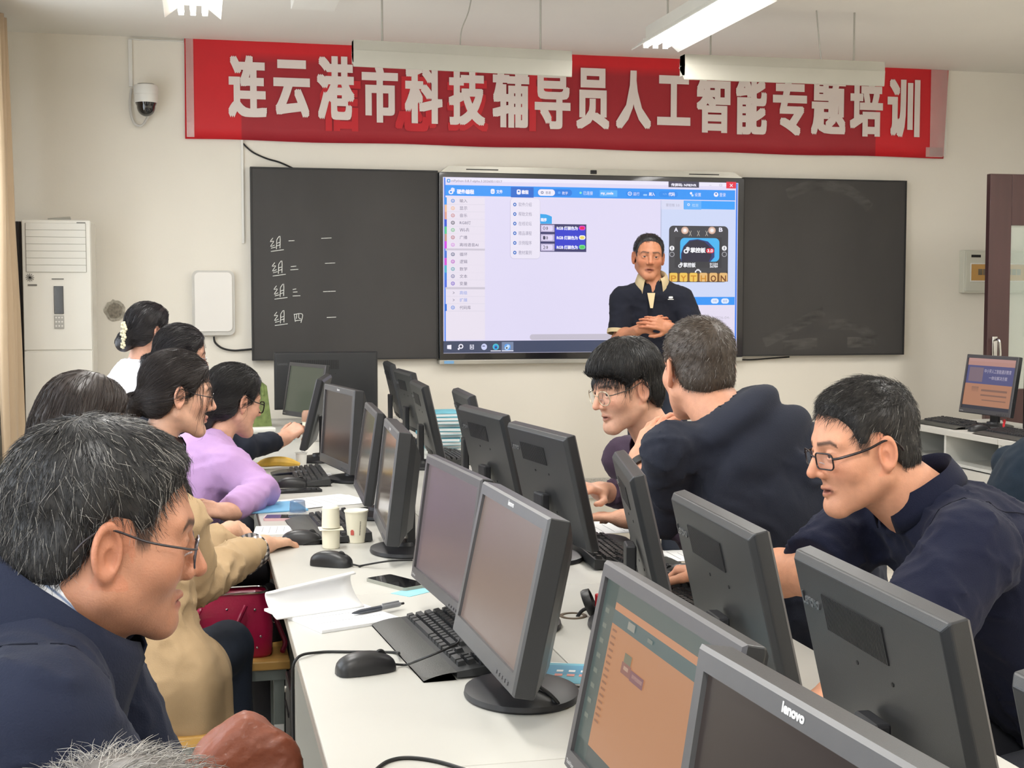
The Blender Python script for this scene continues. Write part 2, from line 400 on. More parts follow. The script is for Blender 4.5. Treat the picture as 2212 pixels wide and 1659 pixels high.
for i, c in enumerate([(60,150,235),(240,190,150),(225,160,140),(60,90,210),(90,200,140),(200,150,130),(215,70,225)]): srect(66,215+i*51.5,82,215+(i+1)*51.5,c,5)
for i, c in enumerate([(80,120,215),(215,80,210),(80,180,200),(60,130,220),(80,110,225)]): srect(66,590+i*51.5,82,590+(i+1)*51.5,c,5)
srect(66,965,82,1014,(40,110,215),5)
for t, y in (('输入',240),('显示',292),('音乐',343),('RGB灯',394),('Wi-Fi',445),('广播',497),('离线语音AI',549),('循环',616),('逻辑',667),('数学',719),('文本',770),('变量',821),('高级',886),('扩展',937),('代码库',990)):
    n = len(t); w = {'RGB灯':78,'Wi-Fi':66,'离线语音AI':132,'代码库':78}.get(t, 54)
    stext(t,172,y-13,172+w,y+13,(110,105,130) if t not in ('高级','扩展') else (130,155,225),6)
ICON = [((240,),(70,140,220)),((292,),(240,190,150)),((343,),(205,140,140)),((394,),(90,88,100)),((445,),(120,195,140)),((497,),(190,120,130)),((549,),(215,150,225)),((616,),(100,110,140)),((667,),(190,90,200)),((719,),(100,170,180)),((770,),(130,130,170)),((821,),(120,90,200)),((990,),(110,150,225))]
for (y,), c in ICON:
    srect(111,y-13,138,y+13,c,6,r=8); srect(116,y-8,133,y+8,(232,224,238),7,r=4); srect(122,y-3,128,y+5,c,8)
for y in (886,937): stext('>',124,y-9,136,y+9,(110,105,130),6)
stext('mPython 0.8.7-alpha.3.20260511017',114,90,470,118,(135,128,150),6)
srect(82,86,107,112,(70,150,225),6,r=4); srect(89,92,101,106,(225,235,250),7,r=3)
def hand(x0, y0, x1, y1, lay, c=WH):   # round hand-shaped logo: palm and four fingers
    w = x1-x0; h = y1-y0
    srect(x0, y0+h*.35, x0+w*.75, y1, c, lay, r=60); srect(x0+w*.18, y0+h*.52, x0+w*.55, y1-h*.18, BLU if c == WH and y0 < 300 else (50,50,60), lay+1, r=40)
    for k in range(4): srect(x0+w*(.38+.14*k), y0+h*(.06*abs(k-1.2)), x0+w*(.5+.14*k), y0+h*(.62), c, lay, r=10)
hand(94,146,140,194,6)
stext('硬件编程',152,158,274,194,WH,6,.0012)
srect(390,156,418,192,WH,6,r=5); srect(397,172,411,175,BLU,7); srect(397,180,411,183,BLU,7)
stext('文件',430,162,474,190,WH,6,.0006); stext('教程',608,164,656,194,WH,6,.001)
srect(573,160,602,196,WH,6,r=5); srect(581,168,593,180,DBL,7,r=4)
srect(718,156,962,208,(40,125,225),5,r=60); srect(722,158,842,206,(240,236,250),6,r=60); stext('普通',776,172,812,194,(110,115,150),7); stext('教学',892,174,932,198,WH,7)
srect(742,172,762,192,(120,125,160),7,r=20); srect(747,177,757,187,(240,236,250),8,r=10)
srect(862,174,882,192,(90,165,245),7,r=5)
srect(1014,176,1030,192,(140,235,200),6,r=20); stext('已连接',1042,172,1108,200,WH,6)
srect(1156,164,1280,212,(92,178,250),5); stext('my_code',1164,176,1252,202,WH,6,.0008)
srect(1340,172,1552,212,(44,140,238),5,r=60); srect(1354,176,1382,204,WH,6,r=6); srect(1358,180,1378,200,BLU,7,r=4); stext('>',1363,184,1374,196,WH,8); stext('运行',1392,178,1436,204,WH,6)
srect(1462,192,1490,206,(150,200,250),6,r=4); stext('刷入',1502,180,1544,206,WH,6,.0006)
srect(1572,172,1706,216,(44,140,238),5,r=60); stext('</>',1600,186,1628,200,(150,200,250),6); stext('代码',1640,180,1684,208,WH,6,.0006)
srect(1790,178,1806,196,WH,6,r=20); srect(1800,194,1816,210,(200,225,250),6,r=20); stext('设置',1824,184,1868,210,WH,6)
srect(1958,180,1990,212,WH,6,r=60); srect(1968,186,1980,198,DBL,7,r=20); stext('登录',1998,184,2042,212,WH,6)
# drop-down menu
srect(526,218,738,650,(205,198,222),5,r=14); srect(530,220,736,646,(234,228,244),6,r=12)
for t, y in (('软件介绍',266),('帮助文档',333),('在线论坛',400),('精品课程',468),('示例程序',536),('教材案例',604)):
    stext(t,586,y-15,678,y+15,(150,145,168),7); srect(548,y-13,571,y+13,(45,105,195),7,r=8); srect(554,y-6,565,y+6,(215,222,245),8,r=5)
# code blocks
srect(738,332,820,402,(50,165,235),5,shape=[(-1,-1),(1,-1),(1,.45),(.6,.7),(0,.92),(-1,1)]); stext('程序',742,360,784,386,WH,7,.001)
srect(738,402,1062,600,(62,60,108),5); srect(842,430,1056,578,(52,62,205),6)
for k, (y, c, b_) in enumerate(((433,(235,25,85),(220,60,200)),(500,(235,215,90),(245,240,235)),(567,(75,205,90),(120,210,150)))):
    srect(742,y-26,838,y+26,(190,180,215),7); srect(748,y-19,826,y+19,(225,215,245),8,r=5); stext('%d' % k,758,y-13,774,y+12,(70,66,95),9); stext('0',778,y-10,792,y+10,(90,86,100),9); srect(786,y-12,789,y+12,(90,86,100),9)
    stext('RGB 灯颜色为',854,y-15,1002,y+14,(232,232,250),9,.001)
    srect(1010,y-18,1056,y+14,b_,8,r=8); srect(1018,y-11,1048,y+8,c,9,r=6)
# right pane
srect(1586,238,2104,1216,(205,215,245),4); srect(1584,236,1588,915,(190,195,225),5)
srect(1746,238,2106,302,(56,160,250),5); srect(1748,240,1870,302,(95,175,250),6); srect(1588,236,1746,302,(216,218,242),5)
stext('掌控板 3.0',1622,258,1716,282,(170,168,190),7); stext('检测',1806,260,1848,284,(200,225,250),7)
srect(1772,258,1790,276,WH,7,r=40); srect(1776,262,1786,272,(95,175,250),8,r=30)
srect(1588,915,2104,972,BLU,5); 
for x in (1938,2010): srect(x,926,x+54,962,(225,235,252),6,r=14)
stext('中断',1952,936,1980,952,(140,160,215),7); stext('重置',2022,936,2052,952,(140,160,215),7)
srect(1588,972,2104,1216,(228,220,240),5)
stext('-dirty on 2026-04-',1848,1052,2072,1076,(188,182,200),6); stext('ESP32S3',1876,1080,1960,1100,(185,180,198),6); stext('dows',1858,1104,1934,1130,(150,145,165),6); stext('ormation.',1936,1108,2046,1126,(190,184,202),6)
stext('Windows。',1904,1142,2010,1166,(165,160,180),6)
# controller board drawing
srect(1644,414,2056,812,(40,40,46),6,r=16); srect(1644,414,2056,748,(66,66,72),7,r=16)
srect(1642,748,2056,808,(120,80,40),8)
for k in range(6): srect(1648+k*70,746,1702+k*70,808,(238,196,90) if k < 3 else (230,185,120),9,r=5)
for k, c in enumerate('PYTHON'): stext(c,1656+k*70,764,1694+k*70,808,(205,140,45) if k < 4 else (120,70,35),10,.0012)
srect(1684,494,2012,712,(56,56,62),8); srect(1722,500,1996,668,(70,180,240),9,r=16); srect(1728,508,1962,668,(45,60,120),10,shape=[(-1,-1),(.75,-1),(1,-.6),(1,.2),(.6,.8),(0,1),(-.5,.9),(-.85,.35),(-1,-.3)])
srect(1734,514,1942,668,(44,42,62),11,shape=[(-1,-1),(.8,-1),(1,-.5),(.95,.3),(.5,.85),(0,1),(-.5,.85),(-.88,.3),(-1,-.4)])
hand(1746,562,1792,610,12,(240,240,245)); stext('掌控板',1794,568,1900,606,(240,240,245),12,.0015); srect(1904,574,1960,608,(225,40,55),12,r=60); stext('3.0',1912,580,1952,602,WH,13,.0008)
hand(1708,672,1742,710,12,(235,235,240)); stext('掌控板',1744,674,1830,708,(235,235,240),12,.001)
stext('01234',1930,676,1986,692,(235,235,240),12,.0006); stext('56789',1930,694,1986,710,(235,235,240),12,.0006)
for x in (1755, 1945): srect(x-26,422,x+26,474,(205,165,145),8,r=60); srect(x-20,428,x+20,468,(225,195,180),9,r=60); srect(x-12,436,x+12,460,(245,240,240),10,r=60)
stext('A',1680,428,1706,458,WH,9,.001); stext('B',1994,428,2020,458,WH,9,.001)
for x in (1793,1850,1908): stext('X',x-10,450,x+10,488,(190,185,175),9)
for x in (1664,2032): srect(x-17,556,x+17,590,(245,245,248),9,r=60); srect(x-5,562,x+5,584,(150,150,160),10,r=20); srect(x-18,598,x+18,634,(165,165,172),9,r=60); srect(x-13,603,x+13,629,(66,66,72),10,r=60)
srect(1824,716,1870,744,(235,235,240),9,shape=[(-1,-1),(-.6,-1),(-.45,-.3),(0,0),(.45,-.3),(.6,-1),(1,-1),(.9,-.2),(.5,.2),(.45,.7),(.15,.5),(0,1),(-.15,.5),(-.45,.7),(-.5,.2),(-.9,-.2)])
# scroll bar, task bar
srect(665,1178,1600,1212,(196,190,205),6,r=60)
srect(58,1226,2110,1292,(66,74,100),4)
srect(84,1252,114,1284,WH,6,shape=[(-1,-.75),(1,-1),(1,1),(-1,.8)])
srect(164,1246,198,1280,WH,6,r=60); srect(172,1254,190,1272,(52,56,76),7,r=60); srect(158,1274,172,1288,WH,6,r=10)
for x in (244,266): srect(x,1250,x+6,1284,(220,220,235),6)
srect(252,1262,262,1274,(220,220,235),6); srect(250,1252,268,1256,(220,220,235),6); srect(250,1280,268,1284,(220,220,235),6)
srect(324,1244,364,1288,(205,210,245),6,r=24); srect(332,1258,350,1264,(70,74,120),7)
srect(404,1244,448,1288,(80,195,205),6,r=60); srect(412,1252,440,1284,(50,140,230),7,r=60); srect(420,1262,434,1278,(66,74,100),8,r=60); srect(390,1292,462,1297,WH,6)
srect(468,1232,550,1294,(120,135,165),5); srect(486,1246,530,1290,(95,160,235),6,r=8); hand(490,1250,526,1286,7,(205,228,250)); srect(468,1292,550,1297,WH,6)
srect(2044,1240,2078,1264,WH,6,r=4); srect(2052,1262,2064,1274,WH,6); srect(2062,1256,2082,1272,(40,44,60),7,r=6)
srect(1640,102,1854,148,(70,68,88),5); stext('传屏码: NF83VR',1658,116,1836,142,WH,6,.0008)
srect(2046,106,2114,154,(230,48,70),6); stext('×',2070,120,2092,144,WH,7); srect(1998,122,2016,138,(190,185,205),6); srect(2001,125,2013,135,(236,232,248),7); srect(1926,130,1942,133,(190,185,205),6)
# ------------------------------------------------------------------ small wall things
def wtube(name, pts, r, m, label, cat, Y=WY-.008):
    return tag(MB().tube(spline([aty(x, y, Y) for x, y in pts], 8), r, 8).build(name, m, smooth=True), label, cat)
wtube('cable', [(523,308),(545,328),(575,342),(605,351),(634,364)], .005, m_dark, 'black cable running from the banner down to the left blackboard', 'cable')
wtube('cable', [(1586,776),(1620,777),(1665,774),(1705,771)], .005, m_dark, 'black cable drooping below the right blackboard', 'cable', WY-.03)
wtube('cable', [(462,727),(465,740),(480,752),(503,757),(525,756),(546,754)], .006, m_dark, 'black cable from the white wall box to the blackboard', 'cable', WY-.02)
x0, z0, x1, z1 = zr(520, 300, 528, 526, WY)
tag(MB().bb((x0, WY-.016, z0), (x1, WY, z1), bev=.002).build('cable_trunking', m_white), 'white cable trunking strip left of the blackboard', 'trunking')
ct = MB(); x0, z0, x1, z1 = zr(278, 84, 397, 91, WY); ct.bb((x0, WY-.018, z0), (x1, WY, z1), bev=.002); xa, za, xb, zb = zr(277, 91, 287, 188, WY); ct.bb((xa, WY-.018, za), (xb, WY, z0), bev=.002)
tag(ct.build('cable_trunking', m_white), 'white right-angled cable trunking above the dome camera', 'trunking')
# wifi box
x0, z0, x1, z1 = zr(414, 584, 508, 724, WY-.03)
ap = empty('wall_access_point', ((x0+x1)/2, WY, z0), 0, 'white rounded rectangular box mounted on the wall left of the blackboard', 'wall box'); w, h = x1-x0, z1-z0
MB().prism(rrect(w, h, .035), .04, lambda a, b, c: (a, -c, b+h/2)).build('housing', mat('box_rim', (196,193,186), .35), ap)
MB().prism(rrect(w-.03, h-.035, .028), .047, lambda a, b, c: (a, -c, b+h/2+.006)).build('cover', mat('cover_white', (232,228,222), .3, var=.01), ap)
# dome camera
p = aty(315, 180, WY-.12); q = aty(315, 252, WY-.12); H_ = p[2]-q[2]; k = H_/.2
dc = empty('dome_camera', (p[0], WY-.12, q[2]), 0, 'white security dome camera with black lens on the wall left of the banner', 'security camera')
MB().lathe([(.02*k, .2*k), (.05*k, .196*k), (.052*k, .188*k)][::-1], 32).build('mount', m_alu, dc, True)
MB().lathe([(.066*k,.082*k),(.07*k,.1*k),(.07*k,.13*k),(.072*k,.132*k),(.072*k,.176*k),(.066*k,.188*k),(.02*k,.19*k)], 40).build('housing', m_white, dc, True)
MB().lathe([(.001,0)]+[(.056*k*math.sin(t), .062*k-.062*k*math.cos(t)) for t in np.linspace(.15, PI/2, 10)]+[(.06*k,.07*k),(.066*k,.084*k)], 40).build('lens_dome', mat('dome_black', (16,15,18), .08, coat=1), dc, True)
MB().bb((-.02, 0, .11*k), (.02, .12, .17*k)).build('bracket', m_white, dc)
MB().tube(spline([(-.09*k, .1, .18*k),(-.10*k,.09,.08*k),(-.08*k,.09,-.02*k),(-.035*k,.08,-.045*k),(.0,.08,0.0*k),(.02*k,.07,.06*k)], 8), .0075, 8).build('cable', mat('grey_cable', (205,202,196), .5), dc, True)
# filled hole in the wall
c = aty(249, 671, WY); hb = MB(); v = [(0,0)]
ring = [(.052*(1+.22*random.random())*math.cos(t), .058*(1+.2*random.random())*math.sin(t)) for t in np.linspace(0, 2*PI, 22)[:-1]]
hb.prism(ring, .006, lambda a, b, cc: (a, -cc, b)); ring2 = [(a*.72, b*.72) for a, b in ring]
pt = empty('wall_patch', (c[0], WY, c[2]), 0, 'round patch of grey mortar on the wall beside the air conditioner', 'wall patch')
hb.build('mortar', mat('mortar', (168,162,150), .95, var=.3, vscale=60, bump=1, bscale=120), pt)
MB().prism(ring2, .010, lambda a, b, cc: (a, -cc, b)).build('plug', mat('mortar_dark', (135,128,116), .95, var=.35, vscale=70, bump=1, bscale=140), pt)
# air conditioner
YA = WY-.45; x0 = aty(45, 480, YA)[0]; x1 = aty(196, 480, YA)[0]; zt = aty(120, 474, YA)[2]
ac = empty('air_conditioner', ((x0+x1)/2, YA, 0), 0, 'tall white floor-standing air conditioner in the left corner', 'air conditioner'); w = x1-x0
m_acw = mat('ac_white', (224,221,212), .18, var=.01, coat=.4)
MB().bb((-w/2, 0, 0), (w/2, .36, zt), bev=.015).build('cabinet', m_acw, ac)
za = lambda py: aty(120, py, YA)[2]; xa = lambda px: aty(px, 600, YA)[0]-(x0+x1)/2
MB().bb((-w/2+.004, -.008, za(998)), (w/2-.004, .01, za(760)+.002), bev=.003).build('lower_panel', m_acw, ac)
MB().bb((-w/2+.004, -.008, .04), (w/2-.004, .01, za(998)-.004), bev=.003).build('base_panel', m_acw, ac)
MB().bb((-w/2+.004, -.008, za(756)), (w/2-.004, .01, zt-.004), bev=.004).build('upper_panel', m_acw, ac)
lv = MB().bb((xa(57), -.014, za(588)), (xa(188), -.004, za(482)), bev=.003).build('louvre_door', mat('ac_louvre', (150,148,142), .12, var=.01, coat=.6), ac)
for k in range(7):
    zz = za(588)+(za(482)-za(588))*(k+.5)/7
    MB().bb((xa(58), -.017, zz-.0185), (xa(187), -.012, zz+.0185), bev=.002).build('slat', mat('ac_slat', (218,216,208), .12, var=.01, coat=.5), lv)
MB().bb((xa(116), -.016, za(678)), (xa(137), -.006, za(618)), bev=.002).build('status_window', mat('ac_window', (30,28,32), .08, coat=1), ac)
pd = MB().bb((xa(116), -.016, za(710)), (xa(137), -.006, za(681)), bev=.002).build('keypad', mat('ac_keypad', (172,170,164), .3), ac)
for i in range(3):
    for j in range(3):
        MB().lathe([(.0045,0),(.0045,.004)], 10).build('button', m_white, pd, M=Matrix.Translation((xa(120+i*6.5), -.016, za(686+j*9)))@Matrix.Rotation(PI/2, 4, 'X'))
fl_ = MB()
for k in range(6): fl_.box((0,0,0), (.004, .002, .045), R=np.array(Matrix.Rotation(k*PI/6, 3, 'Y')))
fl_.build('emblem', mat('emblem_grey', (120,118,112), .5), ac, M=Matrix.Translation((xa(65), -.010, za(600))))
MB().bb((xa(112), -.011, za(604)), (xa(138), -.0085, za(601.5))).bb((xa(60), -.011, za(618)), (xa(80), -.0085, za(614))).bb((xa(168), -.011, za(484.5)), (xa(187), -.0085, za(479.5))).build('print', mat('emblem_grey'), ac)
sg = MB()
for k in range(9): sg.bb((-w/2-.075+k*.0085, .05+.002*(k % 2), .02), (-w/2-.069+k*.0085, .30, zt-.01))
sg.bb((-w/2-.075, .06, .0), (-w/2, .28, zt-.015)); sg.build('side_grille', mat('side_dark', (44,36,34), .5), ac)
tg = MB().tube([(-.07, .1, zt+.006), (.05, .1, zt+.006)], .006, 8).tube([(-.07, .1, zt+.006), (.04, .16, zt+.02)], .006, 8)
tag(obj('tongs', tg.mesh('tongs', True), m_alu, None, Matrix.Translation(((x0+x1)/2+.02, YA, 0))), 'thin pair of metal tongs lying on top of the air conditioner', 'tongs')
# electrical box
x0, z0, x1, z1 = zr(2083, 540, 2240, 633, WY-.06)
eb = empty('electrical_panel', ((x0+x1)/2, WY, z0), 0, 'grey electrical distribution box on the wall behind the brown door', 'electrical box'); w, h = x1-x0, z1-z0
m_eb = mat('panel_grey', (205,204,190), .4, var=.02)
MB().bb((-w/2, -.06, 0), (w/2, 0, h), bev=.006).build('housing', m_eb, eb)
MB().bb((-w/2+.012, -.066, .012), (w/2-.012, -.055, h-.012), bev=.003).build('cover', m_eb, eb)
MB().bb((-w/2+.045, -.07, h*.26), (w/2-.05, -.062, h*.70), bev=.002).build('window_frame', m_white, eb)
MB().bb((-w/2+.05, -.0715, h*.29), (w/2-.055, -.066, h*.67)).build('amber_window', mat('amber', (196,150,84), .15, coat=.6, var=.1), eb)
for k in range(9): MB().bb((-w/2+.1+k*.036, -.0735, h*.42), (-w/2+.13+k*.036, -.0705, h*.56)).build('breaker', mat('breaker_grey', (120,108,90), .4), eb)
MB().bb((-w/2+.05, -.0675, h*.83), (-w/2+.12, -.064, h*.89)).build('label_plate', m_dark, eb)
# open door leaf at right
XD = 4.55; pd_ = atx(2140, 375, XD); YDr = pd_[1]; ZD = pd_[2]
dr = tag(empty('door_1', (XD, YDr, 0)), kind='structure')
m_dw = mat('door_brown', (66,40,40), .35, var=.12, vscale=4, stretch=(4,4,.4), coat=.2)
WD = XR-XD-.005; st = .145
for nm, a, b in (('stile', (0,0,.006), (st,.04,ZD)), ('stile', (WD-st,0,.006), (WD,.04,ZD)), ('rail', (st,0,ZD-.30), (WD-st,.04,ZD)), ('rail', (st,0,.006), (WD-st,.04,.9))):
    MB().bb(a, b, bev=.003).build(nm, m_dw, dr)
MB().bb((st,.015,.9), (WD-st,.022,ZD-.30)).build('pane', mat('door_glass', (200,215,205), .05, alpha=.22, var=.02), dr)
zh = atx(2152, 750, XD)[2]
hd = MB().bb((.03, -.008, zh-.09), (.065, 0, zh+.06), bev=.003); hd.tube(spline([(.045,-.008,zh+.04),(.045,-.05,zh+.04),(.05,-.055,zh),(.055,-.05,zh-.06),(.055,-.008,zh-.075)], 6), .008, 8)
hd.build('handle', m_steel, dr, True)
# ------------------------------------------------------------------ lamps
m_lamp = mat('lamp_steel', (205,202,192), .45, var=.03)
m_refl = mat('lamp_reflector', (225,224,215), .3, var=.02)
m_tube = emis('tube_lit', (255,252,246), 12)
m_tube_off = mat('tube_off', (222,222,216), .3, var=.01)
def board_light(px0, py0, px1, py1, Y, rods, cablep, label):
    a = aty(px0, py0, Y); b = aty(px1, py1, Y); L = b[0]-a[0]; z = (a[2]+b[2])/2
    t = empty('board_light', ((a[0]+b[0])/2, Y, z), 0, label, 'lamp', 'hanging blackboard lights')
    dz = b[2]-a[2]
    def fr(u, v, w): return (-L/2+w, v, u+dz*(w/L-.5))
    m_lamp = mat('board_lamp_grey', (178,175,164), .5, var=.03)
    MB().prism([(.045,-.03),(.05,.04),(-.005,.05),(-.012,-.035)][::-1], L, fr).build('housing', m_lamp, t)
    MB().prism([(-.005,-.037),(-.08,-.03),(-.084,-.026),(-.01,.06)], L, fr).build('reflector', m_lamp, t)
    MB().tube([(-L/2+.02,.02,-.035-dz/2), (L/2-.02,.02,-.035+dz/2)], .013, 12).build('tube', m_tube_off, t, True)
    for s in (-1, 1):
        MB().bb((s*L/2-.006*(s>0)-.0, -.032, -.06+s*dz/2), (s*L/2+.006*(s<0), .045, .045+s*dz/2)).build('end_cap', m_lamp, t)
    for px in rods:
        x = aty(px, 80, Y)[0]-(a[0]+b[0])/2
        MB().tube([(x, .005, .04+dz*x/L), (x, .005, ZC-z)], .005, 8).build('rod', m_alu, t, True)
    pts = [aty(px, py, Y)-np.array(((a[0]+b[0])/2, Y, z)) for px, py in cablep]; pts[0][2] = ZC-z; pts[-1][2] = .045+dz*pts[-1][0]/L
    MB().tube(spline(pts, 6), .0035, 6).build('cable', m_alu, t, True)
board_light(762, 108, 1232, 132, 6.75, (826, 1168), [(1020,0),(1012,25),(997,65),(994,95)], 'unlit white blackboard lamp hanging in front of the left half of the banner')
board_light(1475, 138, 1905, 154, 6.75, (1536, 1846), [(1764,0),(1765,40),(1770,95),(1774,125)], 'unlit white blackboard lamp hanging in front of the right half of the banner')
def ceiling_lamp(x, y0, z, label, group='lit classroom ceiling lamps', L=1.22):
    t = empty('ceiling_lamp', (x, y0+L/2, z), 0, label, 'lamp', group)
    fr = lambda u, v, w: (u, -L/2+w, v)
    MB().prism([(-.05,.03),(.05,.03),(.05,.085),(-.05,.085)], L, fr).build('housing', m_lamp, t)
    MB().prism([(-.05,.03),(.05,.03),(.125,-.03),(.123,-.034),(.05,.024),(-.05,.024),(-.123,-.034),(-.125,-.03)], L, fr).build('reflector', m_refl, t)
    for k in (-1, 0, 1): MB().tube([(k*.052,-L/2+.012,.004-.012*(k != 0)), (k*.052,L/2-.012,.004-.012*(k != 0))], .0135, 12).build('tube', m_tube, t, True)
    for s in (-1, 1):
        MB().tube([(0, s*.42, .08), (0, s*.42, ZC-z)], .005, 8).build('rod', m_alu, t, True)
        for k in (-1, 0, 1): MB().bb((k*.052-.012, s*(L/2-.006)-.008, -.022), (k*.052+.012, s*(L/2-.006)+.008, .026)).build('lamp_holder', m_white, t)
    Ld = bpy.data.lights.new('lamp_light', 'AREA'); Ld.shape = 'RECTANGLE'; Ld.size = .2; Ld.size_y = L-.05; Ld.energy = LAMP_W; Ld.color = (1, .98, .95)
    lo = bpy.data.objects.new('lamp_light', Ld); COL.objects.link(lo); lo.parent = t; lo.location = (0, 0, -.04)
    return t
ZL = 2.72
a = atz(417, 24, ZL); b = atz(1415, 96, ZL)
ceiling_lamp(a[0], a[1]-1.22, ZL, 'lit tube lamp seen end-on at the top edge left of the banner')
ceiling_lamp(b[0], b[1]-1.22, ZL, 'lit tube lamp running diagonally over the middle of the banner')
SPC = b[0]-a[0]
for i, x in enumerate((a[0], b[0], b[0]+SPC)):
    for j in range(3 if i < 2 else 4):
        y = a[1]-1.22-2.55*(j+1) if i < 2 else a[1]-1.22-2.55*j
        if y < YB+.2: continue
        ceiling_lamp(x, y, ZL, 'lit tube lamp hanging from the ceiling outside the picture')
# ================================================================== DESKS
DX0, DXM, DX1, DZ = .175, .666, 1.157, .75
m_desk = mat('desk_laminate', (192,190,183), .38, var=.025, vscale=4)
m_dedge = mat('desk_edge', (150,143,134), .5, var=.05)
m_dleg = mat('desk_steel', (150,152,148), .45, var=.04)
m_dpan = mat('desk_panel', (196,196,190), .45, var=.03)
BAY = ['nearest the camera', 'under the nearest grey keyboard', 'with the paper cups', 'where the purple sweater leans', 'with the banana', 'at the front of the room']
BAYR = ['nearest the camera', 'with the blue booklets', 'in front of the dark hooded jacket', 'in front of the purple shirt', 'second from the front wall', 'holding the stack of teal books']
def desk(xa, xb, ya, yb, label, out):
    t = empty('computer_desk', ((xa+xb)/2, (ya+yb)/2, 0), 0, label, 'desk', 'back-to-back computer desks'); w = xb-xa; l = yb-ya
    MB().bb((-w/2, -l/2, DZ-.022), (w/2, l/2, DZ), bev=.002).build('top', m_desk, t)
    e = MB().bb((out*w/2-.001, -l/2, DZ-.024), (out*w/2+.002, l/2, DZ-.003)); e.build('edge_band', m_dedge, t)
    for s in (-1, 1):
        MB().bb((-w/2+.03, s*(l/2-.015)-.01, .0), (w/2-.03, s*(l/2-.015)+.01, DZ-.022)).build('side_panel', m_dpan, t)
    MB().bb((-out*(w/2-.02)-.008, -l/2+.026, .25), (-out*(w/2-.02)+.008, l/2-.026, DZ-.022)).build('back_panel', m_dpan, t)
    MB().bb((out*(w/2-.04)-.012, -l/2+.026, DZ-.06), (out*(w/2-.04)+.012, l/2-.026, DZ-.022)).build('rail', m_dleg, t)
    MB().bb((-w/2+.05, -l/2+.026, .10), (w/2-.05, l/2-.026, .12)).build('lower_shelf', m_dpan, t)
    return t
Y0 = 3.126
desks = []
for k in range(6):
    ya = Y0+1.2*(k-2); yb = ya+1.198
    desks.append(desk(DX0, DXM-.001, ya, yb, 'left-hand white computer desk '+BAY[k], -1))
    desk(DXM+.001, DX1, ya, yb, 'right-hand white computer desk '+BAYR[k], 1)
# a pulled-out drawer at the near left desk
dd = desks[1]
dw = MB().bb((-.36, -.42, .43), (-.33, -.10, .60), bev=.003).build('drawer', m_desk, dd)
dq = MB().bb((-.33, -.40, .44), (-.05, -.12, .45)).bb((-.33, -.40, .45), (-.05, -.39, .57)).bb((-.33, -.13, .45), (-.05, -.12, .57)); dq.build('drawer_box', m_dpan, dw)
for k, (y, px) in enumerate(((3.35, 0), (2.2, 0), (4.6, 0))):
    t = empty('computer_tower', (.40, y, .12), 0, ['black computer tower under the desk beside the red handbag', 'black computer tower under the nearest keyboard', 'black computer tower under the desk by the purple sweater'][k], 'computer', 'computer towers under the desks')
    MB().bb((-.19, -.09, 0), (.17, .09, .38), bev=.004).build('case', m_black, t)
    MB().bb((-.2, -.088, .004), (-.185, .088, .376), bev=.003).build('front_panel', mat('tower_front', (38,39,42), .35), t)
    MB().bb((-.203, -.06, .3), (-.199, .06, .31)).build('drive_slot', m_dark, t); MB().lathe([(.008,0),(.008,.004)], 16).build('power_button', m_alu, t, M=Matrix.Translation((-.2, .05, .34))@Matrix.Rotation(-PI/2, 4, 'Y'))
# ================================================================== MONITORS
m_mb = mat('monitor_shell', (43,44,46), .38, var=.05, vscale=8, bump=.12, bscale=900)
m_mside = mat('monitor_side', (36,36,39), .42, var=.05)
m_bezL = mat('bezel_grey', (82,82,84), .4, var=.04, vscale=20)
m_bezT = mat('bezel_charcoal', (72,70,72), .45, var=.04, vscale=20)
m_logo = mat('logo_silver', (222,222,222), .35, metal=.2)
m_emb = mat('emboss', (84,85,87), .25)
def smat(name, col, e, rough=.28): return emis(name, col, e, rough)
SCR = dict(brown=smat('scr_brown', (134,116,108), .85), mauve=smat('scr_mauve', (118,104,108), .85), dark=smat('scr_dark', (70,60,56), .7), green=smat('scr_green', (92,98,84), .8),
           refl_glow=smat('scr_refl_glow', (96,84,74), .6, .12), umber=smat('scr_umber', (62,52,49), .8), orange=smat('scr_orange', (176,122,84), .95), off=smat('scr_off', (20,20,22), .5, .2))  # edge-on screens: the reflected room is put in as a dim brown glow
